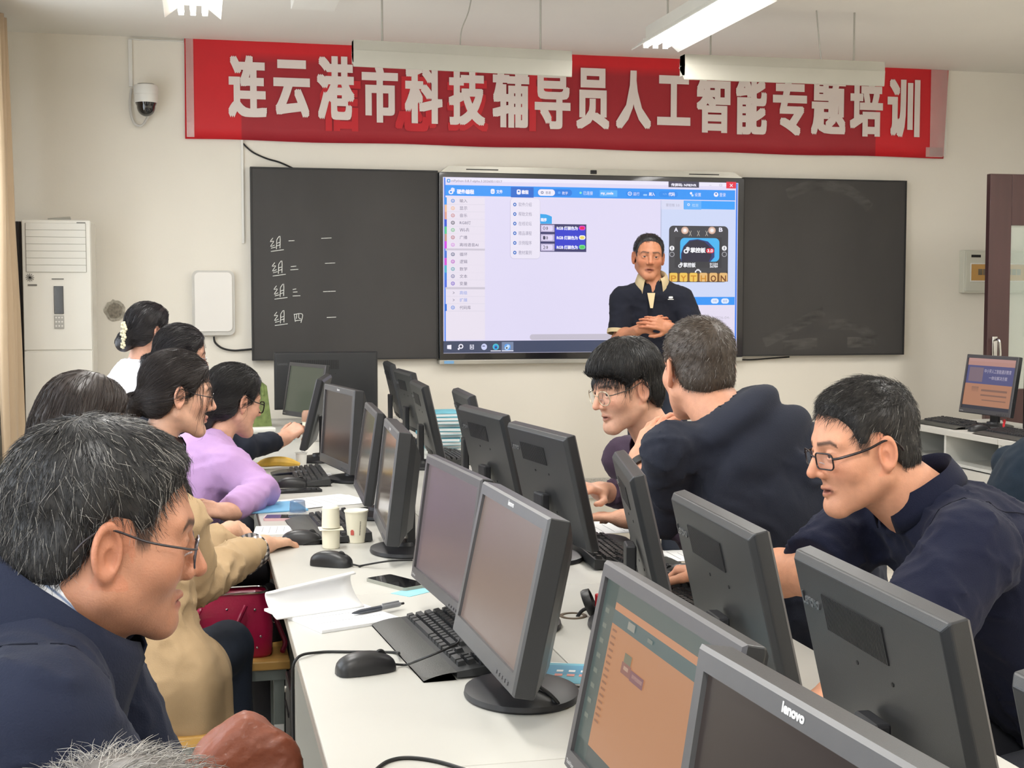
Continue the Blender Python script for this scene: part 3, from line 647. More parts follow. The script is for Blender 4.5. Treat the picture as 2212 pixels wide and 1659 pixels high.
def monitor(kind, fx, fy, zt, rz, tilt, w, h, label, screen='off', back_view=False, detail=2, zdesk=DZ, group='desk monitors', base=True, name='monitor', off=None):
    """fx,fy: top centre of the front face; local x right seen from front, y to the back"""
    ex = np.array((math.cos(rz), math.sin(rz), 0)); ey = np.array((-math.sin(rz), math.cos(rz), 0))
    bot = np.array((fx, fy, zt))-np.array((0, 0, 1))*h*math.cos(tilt)-ey*h*math.sin(tilt)
    off = off or (.065 if kind == 'T' else .075)
    o = bot+ey*off
    t = empty(name, (o[0], o[1], zdesk), rz, label, 'monitor', group)
    PM = Matrix.Translation((0, -off, bot[2]-zdesk))@Matrix.Rotation(-tilt, 4, 'X')
    bs_, bt_, bb_ = (.017, .019, .026) if kind == 'T' else (.020, .022, .034)
    d = .030 if kind == 'T' else .040
    bz = m_bezT if kind == 'T' else m_bezL
    f = MB(); ch = .004
    # bezel ring with chamfer
    outer = [(-w/2, 0), (w/2, 0), (w/2, h), (-w/2, h)]; inner = [(-w/2+bs_, bb_), (w/2-bs_, bb_), (w/2-bs_, h-bt_), (-w/2+bs_, h-bt_)]
    V = [(x, .004, z) for x, z in outer]+[(x+(ch if x < 0 else -ch), 0, z+(ch if z < h/2 else -ch)) for x, z in outer]+[(x, 0, z) for x, z in inner]+[(x, .006, z) for x, z in inner]+[(x, d, z) for x, z in outer]
    Fc = []
    for i in range(4):
        j = (i+1) % 4
        Fc += [(i, j, 4+j, 4+i), (4+i, 4+j, 8+j, 8+i), (8+i, 8+j, 12+j, 12+i)]
    be = MB().add(V, Fc).build('bezel', bz, t, M=PM)
    MB().bb((-w/2+bs_-.001, .0055, bb_-.001), (w/2-bs_+.001, .008, h-bt_+.001)).build('screen', SCR[screen], t, M=PM)
    s = MB(); r = .006
    if kind == 'T':
        lv = [(.004, 0, .0), (d-.006, 0, .0), (d, .006, .004)]
        s_ = []
        for y, ins, _ in lv: s_.append([(-w/2+ins, y, ins), (w/2-ins, y, ins), (w/2-ins, y, h-ins), (-w/2+ins, y, h-ins)])
        s_.append([(-w/2+.009, d+.003, .009), (w/2-.009, d+.003, .009), (w/2-.009, d+.003, h-.009), (-w/2+.009, d+.003, h-.009)])
    else:
        s_ = [[(-w/2+i, y, i), (w/2-i, y, i), (w/2-i, y, h-i), (-w/2+i, y, h-i)] for y, i in ((.004, 0), (d-.004, 0), (d, .006))]
        s_.append([(-w*.44, d+.014, h*.10), (w*.44, d+.014, h*.10), (w*.44, d+.014, h*.90), (-w*.44, d+.014, h*.90)])
        s_.append([(-w*.34, d+.034, h*.14), (w*.34, d+.034, h*.14), (w*.34, d+.034, h*.78), (-w*.34, d+.034, h*.78)])
    n = len(s_); V = [p for q in s_ for p in q]; Fc = []
    for k in range(n-1):
        for i in range(4): j = (i+1) % 4; Fc.append((k*4+i, k*4+j, k*4+4+j, k*4+4+i))
    Fc.append(tuple(range((n-1)*4, n*4)))
    sh = MB().add(V, Fc).build('back_shell', m_mb, t, M=PM)
    bv = sh.modifiers.new('bev', 'BEVEL'); bv.width = .002; bv.segments = 2; bv.limit_method = 'ANGLE'; bv.angle_limit = .3
    tw = Matrix.Rotation(PI, 4, 'Z')
    BK = PM
    if back_view:
        yb = d+.0145
        # lettering pressed into the back, read from behind: x runs to local -x
        text('Lenovo', m_emb, t, BK@frameM((w/2-.046, d+.0042, h*.80), (-1,0,0), (0,0,1), (0,1,0)), size=.03, offset=.0006, extrude=.001, fit=(.055, .017), name='embossed_logo', label='embossed maker lettering')
        # vent strip
        x1 = w/2-.088; x0 = -w*.12; zv0, zv1 = h*.70, h*.86
        vn = MB().bb((x0, d-.002, zv0), (x1, d+.0036, zv1)).build('vent', m_dark, t, M=BK)
        nn = 44 if detail > 2 else 26; vs = MB()
        for i in range(nn): xx = x0+(x1-x0)*(i+.5)/nn; vs.bb((xx-(x1-x0)/nn*.25, d+.002, zv0), (xx+(x1-x0)/nn*.25, d+.0048, zv1))
        tag(vs.build('vent_fins', m_mside, vn), kind='stuff')
        for sx in (-.05, .05):
            for z in (.28, .62): MB().lathe([(.003,0),(.003,.001)], 8).build('screw_hole', m_dark, t, M=BK@Matrix.Translation((sx, d+.003, h*z))@Matrix.Rotation(-PI/2, 4, 'X'))
        MB().bb((-w*.18, d-.002, .004), (w*.32, d+.0038, h*.085)).build('port_recess', m_dark, t, M=BK)
    else:
        if kind == 'L': text('lenovo', m_logo, t, PM@frameM((0, -.0006, h-bt_/2), (1,0,0), (0,0,1), (0,-1,0)), size=.02, offset=.0006, fit=(.038, .0095), name='logo', label='small silver maker lettering')
        else: text('ThinkVision', m_logo, t, PM@frameM((-w/2+.026, -.0006, bb_*.45), (1,0,0), (0,0,1), (0,-1,0)), size=.02, fit=(.030, .0055), name='logo', label='tiny silver lettering')
        for i in range(5):
            MB().bb((w/2-.115+i*.018, -.002, bb_*.30), (w/2-.105+i*.018, .002, bb_*.48), bev=.0006).build('button', bz, t, M=PM)
    # stand
    nk = bot[2]-zdesk
    MB().bb((-.032, .0, .010), (.032, .022, nk+.12), bev=.004).build('neck', m_mside, t)
    MB().lathe([(.001, 0), (.112, 0), (.115, .004), (.113, .012), (.09, .017), (.04, .020), (.036, .030), (.001, .030)], 48, sx=1.0, sy=.86).build('base', m_mside, t, True, M=Matrix.Translation((0, .0, 0)), angle=.5)
    return t
D = math.radians
def front(kind, x, y, yaw, tilt, w, h, zt, label, screen, **k): return monitor(kind, x, y, zt, D(yaw+90), D(tilt), w, h, label, screen, **k)
def rear(x, y, yaw, tilt, w, h, zt, label, **k):
    n = np.array((math.cos(D(yaw)), math.sin(D(yaw)))); p = np.array((x, y))-n*.034
    return monitor('T', p[0], p[1], zt, D(yaw+270), D(tilt), w, h, label, 'off', back_view=True, **k)
mB = front('L', .474, 1.025, 183.6, 9, .386, .285, 1.102, 'grey monitor with silver lettering and dark screen in the bottom right foreground', 'umber')
mA = front('T', .515, 1.467, 181.0, 11.6, .453, .275, 1.092, 'charcoal monitor with orange screen in the foreground', 'orange')
m1 = front('L', .517, 2.252, 181.6, 12, .447, .285, 1.094, 'grey monitor with brownish screen and round base, standing over the nearest keyboard', 'brown')
front('T', .501, 2.741, 184.1, 7.8, .445, .275, 1.092, 'charcoal monitor with mauve screen half behind the monitor with the round base', 'mauve', off=.17)
front('L', .499, 3.639, 176.9, 6.8, .438, .292, 1.096, 'monitor seen nearly edge-on with a round base behind the black mouse', 'refl_glow')
front('T', .521, 4.268, 177.5, 8.3, .443, .283, 1.095, 'slim monitor seen edge-on behind the paper cup', 'refl_glow')
front('L', .507, 5.126, 188.7, 4.1, .451, .305, 1.105, 'monitor with blank dark screen left of the row of edge-on monitors', 'dark')
front('T', .50, 5.80, 170, 14, .43, .30, 1.11, 'narrow-looking monitor by the reaching hand', 'refl_glow')
front('T', .558, 7.32, 202.2, 9.4, .428, .289, 1.093, 'monitor with greenish screen at the far end of the left desks', 'green')
# right bank, backs
r0 = atz(2150, 1440, 1.098)
RR = [('R0', r0[0], r0[1]-.217, 178, 'rear of the monitor cut off at the right edge of the picture', 3),
      ('R1', .763, 1.489, 176.6, 'rear of the large black monitor with vent strip in the right foreground', 3),
      ('R2', .783, 2.046, 175.9, 'rear of the black monitor in front of the polo wearer', 3),
      ('R3', .842, 2.692, 167.5, 'narrow-looking rear of the monitor in front of the hooded jacket', 2),
      ('R4', .844, 3.448, 186.6, 'rear of the black monitor beside the reaching purple sleeve', 2),
      ('R5', .821, 4.07, 186.0, 'rear of the black monitor left of the purple shirt, partly covered', 2),
      ('R6', .919, 4.898, 177.1, 'rear of the monitor just right of the teal books', 1),
      ('R7', .847, 5.478, 177.7, 'rear of the monitor just left of the teal books', 1),
      ('R8', .926, 6.409, 182.0, 'rear of the black monitor second from the far end on the right desks', 1),
      ('R9', .968, 7.263, 177.3, 'rear of the farthest black monitor on the right desks', 1)]
for n_, x, y, yw, lb, dt in RR:
    rear(x, y, yw, 13, .435, .30, 1.098, lb, detail=dt)
# wide monitor seen from behind at the end of the left desks
YW = 7.72; a = aty(592, 761, YW); b = aty(816, 761, YW); c = aty(592, 886, YW)
monitor('T', (a[0]+b[0])/2, YW+.034, a[2], PI, .0, b[0]-a[0], a[2]-c[2], 'wide black monitor seen from behind in front of the left blackboard', 'off', back_view=True, detail=1, group=None, name='wide_monitor')
# ---- what the orange screen shows
def on_screen(mon, w, h, bs, bt, bb, items):
    sc = [o for o in mon.children if o.name.startswith('screen')][0]
    iw, ih = w-2*bs, h-bt-bb
    for i, (u0, v0, u1, v1, col, s) in enumerate(items):
        k = 'pm_%02x%02x%02x_%d' % (*col, int(s*100)); y = .0053-.00012*(i//3+1)
        x0, x1 = -w/2+bs+u0*iw, -w/2+bs+u1*iw; z1, z0 = h-bt-v0*ih, h-bt-v1*ih
        MB().add([(x0,y,z0),(x1,y,z0),(x1,y,z1),(x0,y,z1)], [(0,1,2,3)]).build('screen_panel', emis(k, col, s, .3), sc)
TE = (84,98,94); OR = (176,122,84); it = [(0,0,1,.14,TE,.8),(0,0,.11,1,TE,.8),(0,.9,1,1,(70,80,78),.8),(.11,.10,1,.14,(190,132,94),.9),(.11,.14,1,.215,(84,104,104),.8),(.11,.215,1,.9,OR,.95)]
for k in range(8): it.append((.03, .16+k*.085, .065, .185+k*.085, (120,128,118), .8))
for k in range(15): it.append((.125, .24+k*.036, .165, .252+k*.036, (150,102,74), .8))
it += [(.27,.31,.33,.36,(120,118,96),.8),(.26,.36,.34,.42,(140,92,84),.85),(.34,.37,.45,.425,(128,84,92),.85),(.355,.385,.44,.405,(176,140,130),.8),(.28,.375,.32,.395,(186,150,130),.8),
       (.82,.56,.845,.59,(96,74,60),.8),(.826,.567,.839,.583,OR,.95),(.93,.45,.95,.72,(70,52,48),.8),(.25,.15,.31,.19,(150,150,140),.8),(.42,.165,.46,.185,(120,128,120),.8)]
on_screen(mA, .453, .275, .017, .019, .026, it)
# ================================================================== KEYBOARDS AND MICE
m_kb = mat('keyboard_case', (40,41,42), .5, var=.05); m_key = mat('keycap', (34,35,37), .42, var=.06); m_palm = mat('palm_rest', (62,63,60), .45, var=.05, bump=.2, bscale=500)
_ku = {}
def key_mesh(u):
    if u not in _ku:
        w = .019*u-.003; d = .016; V = [(-w/2,-d/2,0),(w/2,-d/2,0),(w/2,d/2,0),(-w/2,d/2,0),(-w/2+.002,-d/2+.0015,.008),(w/2-.002,-d/2+.0015,.008),(w/2-.002,d/2-.003,.009),(-w/2+.002,d/2-.003,.009)]
        me = MB().add(V, [(0,3,2,1),(4,5,6,7),(0,1,5,4),(1,2,6,5),(2,3,7,6),(3,0,4,7)]).mesh('key'); me.materials.append(m_key); _ku[u] = me
    return _ku[u]
ROWS = [[1,None,1,1,1,1,.5,1,1,1,1,.5,1,1,1,1],[1]*13+[2],[1.5]+[1]*12+[1.5],[1.75]+[1]*11+[2.25],[2.25]+[1]*10+[2.75],[1.25,1.25,1.25,6.25,1.25,1.25,1.25,1.25]]
def key_list():
    K = []; x0 = -22.5/2
    for r, row in enumerate(ROWS):
        x = x0; y = (2.7-r-(0 if r else -.25))
        for i, u in enumerate(row):
            if u is None: x += 1; continue
            if u == .5 and r == 0: x += .5; continue
            K.append((x+u/2, y, u)); x += u
        if r in (0, 1, 2):
            for k in range(3): K.append((x0+15.25+k+.5, y, 1))
        if r == 4: K.append((x0+16.75, y, 1))
        if r == 5:
            for k in range(3): K.append((x0+15.25+k+.5, y, 1))
        if r in (1, 2, 3, 4):
            for k in range(3 if r in (2, 4) else 4): K.append((x0+18.5+k+.5, y, 1))
        if r == 5: K += [(x0+19.5, y, 2), (x0+21, y, 1)]
    return K
KEYS = key_list()
def keyboard(x, y, rz, label, z=DZ, full=False, palm=True):
    t = empty('keyboard', (x, y, z), rz, label, 'keyboard', 'black keyboards')
    MB().add([(-.225,-.062,.004),(.225,-.062,.004),(.225,.072,.004),(-.225,.072,.004),(-.223,-.062,.014),(.223,-.062,.014),(.223,.070,.028),(-.223,.070,.028)], [(0,3,2,1),(4,5,6,7),(0,1,5,4),(1,2,6,5),(2,3,7,6),(3,0,4,7)]).build('case', m_kb, t)
    for s in (-1, 1): MB().bb((s*.19-.02, .05, 0), (s*.19+.02, .062, .006)).bb((s*.19-.02, -.055, 0), (s*.19+.02, -.043, .005)).build('foot', m_dark, t)
    if palm:
        P_ = [[(u*.225, -.062-v*.062, .013-.011*v**2+.001) for u in np.linspace(-1, 1, 9)] for v in np.linspace(0, 1, 6)]
        pr = MB().grid(P_); n0 = len(pr.v); pr.add([(-.225,-.124,.0),(.225,-.124,.0),(.225,-.062,.0),(-.225,-.062,.0)], [(0,1,2,3)]); pr.build('palm_rest', m_palm, t, True)
    sl = math.atan2(.014, .132); RT = Matrix.Rotation(sl, 4, 'X')
    if full:
        for kx, ky, u in KEYS:
            o = obj('key', key_mesh(u), None, t); o.matrix_basis = Matrix.Translation((kx*.019, ky*.019, .014+(ky*.019+.062)*.106))@RT
    else:
        mb = MB()
        for kx, ky, u in KEYS:
            w = .019*u-.003; zz = .014+(ky*.019+.062)*.106
            mb.add([(kx*.019+a, ky*.019+b, zz+c) for a, b, c in ((-w/2,-.008,0),(w/2,-.008,0),(w/2,.008,0),(-w/2,.008,0),(-w/2+.002,-.0065,.008),(w/2-.002,-.0065,.008),(w/2-.002,.005,.009),(-w/2+.002,.005,.009))], [(4,5,6,7),(0,1,5,4),(1,2,6,5),(2,3,7,6),(3,0,4,7)])
        tag(mb.build('keys', m_key, t), kind='stuff')
    return t
# the nearest one: front edge from (806,1352) to (939,1497)
pa = atz(806, 1352, DZ); pb = atz(939, 1497, DZ); kd = (pb-pa)/np.linalg.norm(pb-pa); km = (pa+pb)/2; nrm = np.array((-kd[1], kd[0], 0))
kc = km+nrm*.124+np.array((-.006, .035, 0))
keyboard(kc[0], kc[1], math.atan2(kd[1], kd[0]), 'black keyboard with grey palm rest beside the nearest mouse on the left desks', full=True)
keyboard(.385, 4.02, -PI/2+.05, 'black keyboard behind the paper cup')
keyboard(.39, 5.20, -PI/2, 'black keyboard beside the banana')
def kbp(px, py, rz, label, **k): p = atz(px, py, DZ+.02); return keyboard(p[0], p[1], rz, label, **k)
kbp(1300, 1180, PI/2-.06, 'black keyboard in front of the purple shirt')
kbp(1420, 1232, PI/2+.03, 'black keyboard in front of the hooded jacket')
kbp(1487, 1290, PI/2+.03, 'black keyboard under the hand at the right mouse')
keyboard(1.05, 5.72, PI/2, 'black keyboard by the teal books'); keyboard(1.06, 4.9, PI/2, 'black keyboard far right of the teal books')
m_ms = mat('mouse_black', (32,32,34), .38, var=.04); m_msr = mat('mouse_red', (190,36,44), .4)
def mouse(x, y, rz, label, z=DZ, cable=None):
    t = empty('computer_mouse', (x, y, z), rz, label, 'mouse', 'black computer mice')
    P_ = []
    for i in range(17):
        v = i/16; a = v*PI
        yy = -.056*math.cos(a); wd = .030*(math.sin(a)**.55)*(1+.06*math.cos(a*2)); ht = .038*(math.sin(a*.93+.12)**.6)*(.82+.18*math.cos((v-.4)*3))
        row = []
        for j in range(17):
            u = j/16*PI; row.append((-wd*math.copysign(abs(math.cos(u))**.7, math.cos(u)), yy, .001+ht*math.sin(u)**.75))
        P_.append(row)
    MB().grid(P_).build('body', m_ms, t, True, angle=1.2)
    MB().lathe([(.009,-.003),(.011,0),(.009,.003)], 20).build('scroll_wheel', m_dark, t, True, M=Matrix.Translation((0, .028, .029))@Matrix.Rotation(PI/2, 4, 'Y'))
    MB().bb((-.0005, .012, .020), (.0005, .040, .0315)).build('button_split', m_dark, t)
    MB().box((.0, .012, .0335), (.004, .018, .004), bev=.001).build('accent', m_msr, t)
    if cable:
        c_, s_ = math.cos(-rz), math.sin(-rz); pts = [(0, .055, .008), (0, .08, .004)]
        for p in cable: d = np.array(p)-np.array((x, y, z)); pts.append((d[0]*c_-d[1]*s_, d[0]*s_+d[1]*c_, d[2]))
        MB().tube(spline(pts, 8), .0024, 6).build('cable', m_dark, t, True)
    return t
def dk(px, py, dz=.003): return atz(px, py, DZ+dz)
p = dk(790, 1452, 0)
mouse(p[0], p[1], -PI/2+.25, 'black mouse with red accent nearest the camera on the left desk', cable=[dk(900, 1428, .025), dk(945, 1410, .045), dk(985, 1392, .044), dk(992, 1382, .04)])
p = dk(716, 1222, 0); mouse(p[0], p[1], -PI/2-.55, 'black mouse with red accent beside the cream cups', cable=[dk(780, 1222), dk(840, 1212, .02), dk(890, 1210)])
p = dk(632, 1052, 0); mouse(p[0], p[1], -PI/2-.1, 'black mouse beside the phone near the purple sweater', cable=[dk(690, 1050), dk(715, 1043), dk(724, 1033)])
p = dk(652, 1174, 0); mouse(p[0], p[1], -PI/2-.1, 'black mouse under the hand with the plaid cuff', cable=[dk(685, 1168), dk(720, 1162)])
pm9 = dk(1466, 1252, 0); mouse(pm9[0], pm9[1], PI/2+.2, 'dark mouse held by the hand of the polo wearer')
def cable(pts, r, label, m=None): return tag(MB().tube(spline(pts, 8), r, 8).build('cable', m or m_dark, smooth=True), label, 'cable')
e0 = dk(650, 1425, 0)
cable([(DX0-.012, e0[1]-.03, .55), (DX0-.012, e0[1], .70), (DX0-.003, e0[1], .7525), dk(690, 1409), dk(760, 1408), dk(850, 1409), dk(862, 1412, .015)], .0028, 'black cable running over the left desk edge to the nearest keyboard')
cable([dk(800, 1675), dk(835, 1646), dk(880, 1637), dk(945, 1645), dk(1020, 1668)], .003, 'black cable lying on the desk at the bottom of the picture')
# ================================================================== THINGS ON THE DESKS
m_paper = mat('paper', (236,236,236), .7, var=.015); m_ink = mat('print_grey', (140,142,146), .8); m_cream = mat('cream_paper', (236,230,208), .5, var=.015)
# open notebook with curled page
A = dk(622, 1333, 0); B = dk(695, 1369, 0); Cc = dk(868, 1342, 0); 
ux = Cc-B; ux[2] = 0; Lb = np.linalg.norm(ux); ux /= Lb; uy = np.array((-ux[1], ux[0], 0))
nb = empty('notebook', B, math.atan2(ux[1], ux[0]), 'open notebook with a curled white page beside the pen', 'notebook')
Wn, Hn = Lb, .26
MB().bb((0, 0, .0), (Wn, Hn*.62, .007), bev=.001).build('page_block', m_paper, nb)
ln = MB()
for k in range(1, 3): ln.bb((.02, Hn*.62*k/3, .0070), (Wn-.02, Hn*.62*k/3+.0012, .0073))
ln.build('printed_line', m_ink, nb)
P_ = []
for i in range(17):
    s = i/16; row = []
    for j in range(9):
        v = j/8; ang = s*PI*1.05; R_ = .030+.012*v
        yy = Hn*.60+R_*math.sin(ang)*.9+ .055*(1-math.cos(ang))*.5 - s*.01; zz = .007+R_*(1-math.cos(ang))*.85
        row.append((-.035+(Wn+.02)*v, yy-.02, zz))
    P_.append(row)
# rolled half: page rises from the spine and curls back
cp = MB().grid(P_); o = cp.build('curled_page', m_paper, nb, True); sm = o.modifiers.new('t', 'SOLIDIFY'); sm.thickness = .004
MB().bb((-.01, Hn*.62, .0), (Wn-.005, Hn*.98, .006), bev=.001).build('left_page_block', m_paper, nb)
tb_ = MB()
for k in range(4): tb_.bb((.12+k*.035, Hn*.62-.012, .055), (.1206+k*.035, Hn*.62-.009, .075))
# pen on the notebook
def pen(a, b, label, r=.0055, body=(70,74,82), zoff=0):
    a = np.array(a); b = np.array(b); d = b-a; L = np.linalg.norm(d); t = empty('pen', a, 0, label, 'pen'); X = Vector(d).to_track_quat('Z', 'Y').to_matrix().to_4x4()
    MB().lathe([(.001,0),(r*.5,.006),(r*.9,.02),(r,.03),(r,L*.55)], 16).build('barrel', mat('pen_clear_%d' % body[0], body, .2, coat=.5), t, True, M=X)
    MB().lathe([(r*1.05,L*.55),(r*1.05,L*.9),(r*.8,L*.93)], 16).build('grip', mat('pen_grey', (140,142,146), .35), t, True, M=X)
    MB().lathe([(r*.5,L*.93),(r*.5,L)], 12).build('clicker', m_dark, t, True, M=X)
    MB().bb((-.0015, r*.9, L*.58), (.0015, r*1.5, L*.9)).build('clip', mat('pen_grey'), t, M=X)
pen(dk(760, 1325, .013), dk(872, 1303, .013), 'grey click pen lying on the open notebook')
pen(dk(588, 1026, .02), dk(672, 1018, .02), 'dark pen lying on papers near the banana', .005, (34,36,48))
def slab(name, px, py, w, l, h, rz, m, label, cat, z=0, bev=.002, parts=None):
    p = dk(px, py, z); t = empty(name, p, rz, label, cat)
    MB().bb((-w/2, -l/2, 0), (w/2, l/2, h), bev=min(bev, h*.4)).build('body', m, t)
    return t
m_glass = mat('phone_glass', (16,16,20), .06, coat=1, var=.02)
def phone(px, py, rz, m, label, z=0):
    p = dk(px, py, z); t = empty('phone', p, rz, label, 'phone')
    MB().prism(rrect(.075, .158, .009), .008, lambda a, b, c: (a, b, c)).build('case', m, t); MB().prism(rrect(.070, .152, .007), .0006, lambda a, b, c: (a, b, c+.008)).build('screen', m_glass, t); return t
phone(645, 1062, -PI/2+.12, mat('phone_black', (26,26,30), .25), 'black phone lying in front of the purple sweater')
phone(627, 1121, -PI/2-.18, mat('phone_pink', (232,190,196), .35), 'pink-cased phone lying by the plaid cuff')
phone(858, 1262, .5, mat('phone_grey', (150,150,140), .35), 'phone tucked behind the open notebook')
slab('card', 893, 1279, .06, .09, .0012, -.9, mat('card_teal', (140,196,206), .5, var=.15, vscale=30), 'small teal card on the desk behind the notebook', 'card')
def papers(px, py, w, l, rz, n, label, z=0):
    p = dk(px, py, z); t = empty('paper_sheets', p, rz, label, 'paper', 'loose paper sheets')
    for k in range(n):
        o = MB().bb((-w/2, -l/2, k*.0012), (w/2, l/2, k*.0012+.001)).build('sheet', m_paper, t); o.rotation_euler = (0, 0, .06*k*(-1)**k)
    q = MB()
    for k in range(7): q.bb((-w*.38, -l*.38+k*l*.11, n*.0012+.0004), (w*.38*(1 if k % 3 else .6), -l*.38+k*l*.11+.0012, n*.0012+.0006))
    for k in range(7): pass
    tag(q.build('printed_line', m_ink, t), kind='stuff')
papers(690, 1085, .21, .30, -PI/2+.35, 3, 'white printed sheets spread between the blue jelly cup and the edge-on monitors')
papers(660, 1030, .15, .21, -PI/2+.1, 2, 'white sheets under the dark pen')
papers(620, 1145, .15, .19, -PI/2-.1, 1, 'white sheet under the pink-cased phone')
papers(1300, 1140, .21, .30, PI/2, 1, 'white sheet on the desk by the purple shirt'); papers(1412, 1203, .15, .21, PI/2, 1, 'white sheet in front of the hooded jacket')
fo = slab('folder', 580, 1098, .20, .22, .006, -PI/2+.15, mat('folder_blue', (120,184,226), .5), 'light blue folder under the purple sleeve', 'folder')
# cups
def lathe_thing(name, px, py, z, label, cat, parts, group=None):
    p = dk(px, py, z); t = empty(name, p, 0, label, cat, group)
    for nm, prof, m in parts: MB().lathe(prof, 40).build(nm, m, t, True)
    return t
lathe_thing('paper_cup', 770, 1171, 0, 'cream paper cup with a small red print beside the stacked cups', 'cup', [('wall', [(.022,0),(.024,.001),(.0325,.088),(.0308,.088),(.0225,.004),(.001,.004)], m_cream), ('rim', [(.0308,.087),(.034,.0865),(.0345,.089),(.0335,.0915),(.0308,.0905)], m_cream)])
pc = [o for o in bpy.data.objects if o.name.startswith('paper_cup')][0]
pq = MB()
for k in range(5): a = 4.05+.06*k; pq.box((.0275*math.cos(a), .0275*math.sin(a), .03+.003*(k % 2)), (.0012, .0035, .012), R=np.array(Matrix.Rotation(a, 3, 'Z')))
pq.build('print', mat('print_red', (196,88,78), .5), pc)
pq = MB()
for k in range(9): a = 4.95+.006*k; pq.box((.0272*math.cos(a)+.00035*k*math.cos(a), (.0268+.0004*k)*math.sin(a), .025+.0045*k), (.0008, .002, .003), R=np.array(Matrix.Rotation(a, 3, 'Z')))
pq.build('lettering', mat('print_dark', (90,84,74), .5), pc)
lathe_thing('stacked_cups', 715, 1184, 0, 'two cream plastic cups stacked rim to rim', 'cups', [('lower_cup', [(.001,0),(.021,0),(.0235,.003),(.025,.054),(.001,.054)], m_cream), ('upper_cup', [(.001,.058),(.025,.058),(.0235,.112),(.020,.116),(.001,.116)], m_cream)])
sc_ = [o for o in bpy.data.objects if o.name.startswith('stacked_cups')][0]
MB().bb((-.033, -.030, .053), (.033, .030, .0555), bev=.001).build('rim', m_cream, sc_)
m_jelly = mat('blue_clear', (120,150,190), .1, alpha=.55, var=.1); m_clear = mat('clear_plastic', (215,222,230), .06, alpha=.3, var=.02)
jl = lathe_thing('jelly_cup', 643, 1108, .012, 'upturned clear jelly cup with blue contents on the papers', 'jelly cup', [('cup', [(.026,.004),(.0235,.038),(.020,.040),(.001,.040)], m_jelly), ('rim', [(.001,0),(.03,0),(.03,.004),(.001,.004)], m_clear)])
yc = lathe_thing('yogurt_cup', 651, 1008, 0, 'white yogurt cup with a straw beside the banana', 'cup', [('cup', [(.001,0),(.020,0),(.023,.055),(.026,.056),(.026,.058),(.001,.058)], m_white)])
MB().tube([(.0,0,.05), (.012,.004,.12)], .003, 8).build('straw', m_white, yc, True)
# banana
q0, q1 = dk(556, 1003, .02), dk(648, 1003, .02); L = q1-q0; bp_ = [q0+L*s+np.array((0, .0, .012*math.sin(s*PI))) for s in np.linspace(0, 1, 12)]
bn = empty('banana', q0*[1,1,0]+[0,0,DZ], 0, 'yellow banana lying beside the yogurt cup', 'banana')
bp_ = [b-np.array((q0[0], q0[1], DZ)) for b in bp_]
MB().tube(bp_, [.006,.014,.018,.0195,.02,.02,.02,.0195,.018,.015,.010,.006], 8).build('peel', mat('banana_yellow', (206,164,64), .5, var=.15, vscale=25), bn, True)
MB().tube([bp_[0], bp_[0]+np.array((-.02,.004,.006))], [.006,.005], 7).build('stem', mat('banana_stem', (120,96,50), .6), bn, True)
# power bank, blue books, green bag, tumbler
bk = slab('book', 575, 948, .19, .26, .012, -PI/2+.05, mat('book_teal', (134,184,196), .5, var=.1), 'teal book lying under the white power bank', 'book')
pbk = slab('power_bank', 566, 934, .07, .13, .026, -PI/2+.2, m_white, 'white power bank lying on a teal book', 'power bank', z=.0125, bev=.008)
MB().bb((-.02, .0635, .008), (-.008, .0655, .014)).bb((.005, .0635, .008), (.017, .0655, .014)).build('port', m_dark, pbk)
pg = dk(556, 925, 0); gb = empty('green_bag', (pg[0]-.02, 7.45, DZ), 0, 'green patterned bag standing at the far end of the left desks', 'bag')
m_green = mat('green_bag', (110,124,70), .7, var=.35, vscale=30)
MB().prism([(-.10,0),(.10,0),(.075,.22),(.05,.24),(-.05,.24),(-.075,.22)], .1, lambda a, b, c: (a, c-.05, b)).build('body', m_green, gb)
MB().tube(spline([(.0,-.05,.2),(.02,-.06,.235),(.05,-.05,.225),(.055,-.05,.17)], 6), .006, 8).build('handle', m_green, gb, True)
tp = aty(668, 905, 6.25); lathe_thing('tumbler', 668, 955, 0, 'cream tumbler with brown lid behind the reaching hand', 'cup', [('cup', [(.001,0),(.026,0),(.033,.10),(.001,.10)], m_cream), ('lid', [(.035,.10),(.036,.104),(.034,.14),(.028,.152),(.001,.152)], mat('lid_brown', (170,130,108), .4))])
# stack of teal books on the far right desk
pt_ = atz(945, 917, DZ); m_teal = mat('teal_cover', (96,168,184), .5, var=.12, vscale=20)
for k in range(10):
    t = empty('book', (1.088+.006*math.sin(k*1.7), 6.25+.014*math.cos(k*2.1)-.008*k, DZ+k*.0168), .12*math.sin(k*2.3), ['lowest', 'second lowest', 'third lowest', 'fourth lowest', 'fifth lowest', 'fifth topmost', 'fourth topmost', 'third topmost', 'second topmost', 'topmost'][k]+' teal book of the stack on the far right desk', 'book', 'stack of teal books')
    MB().bb((-.085, -.12, 0), (.085, .12, .002)).bb((-.085, -.12, .014), (.085, .12, .016)).bb((-.085, -.12, .002), (-.083, .12, .014)).build('cover', m_teal, t); MB().bb((-.082, -.117, .002), (.08, .117, .014)).build('pages', m_paper, t)
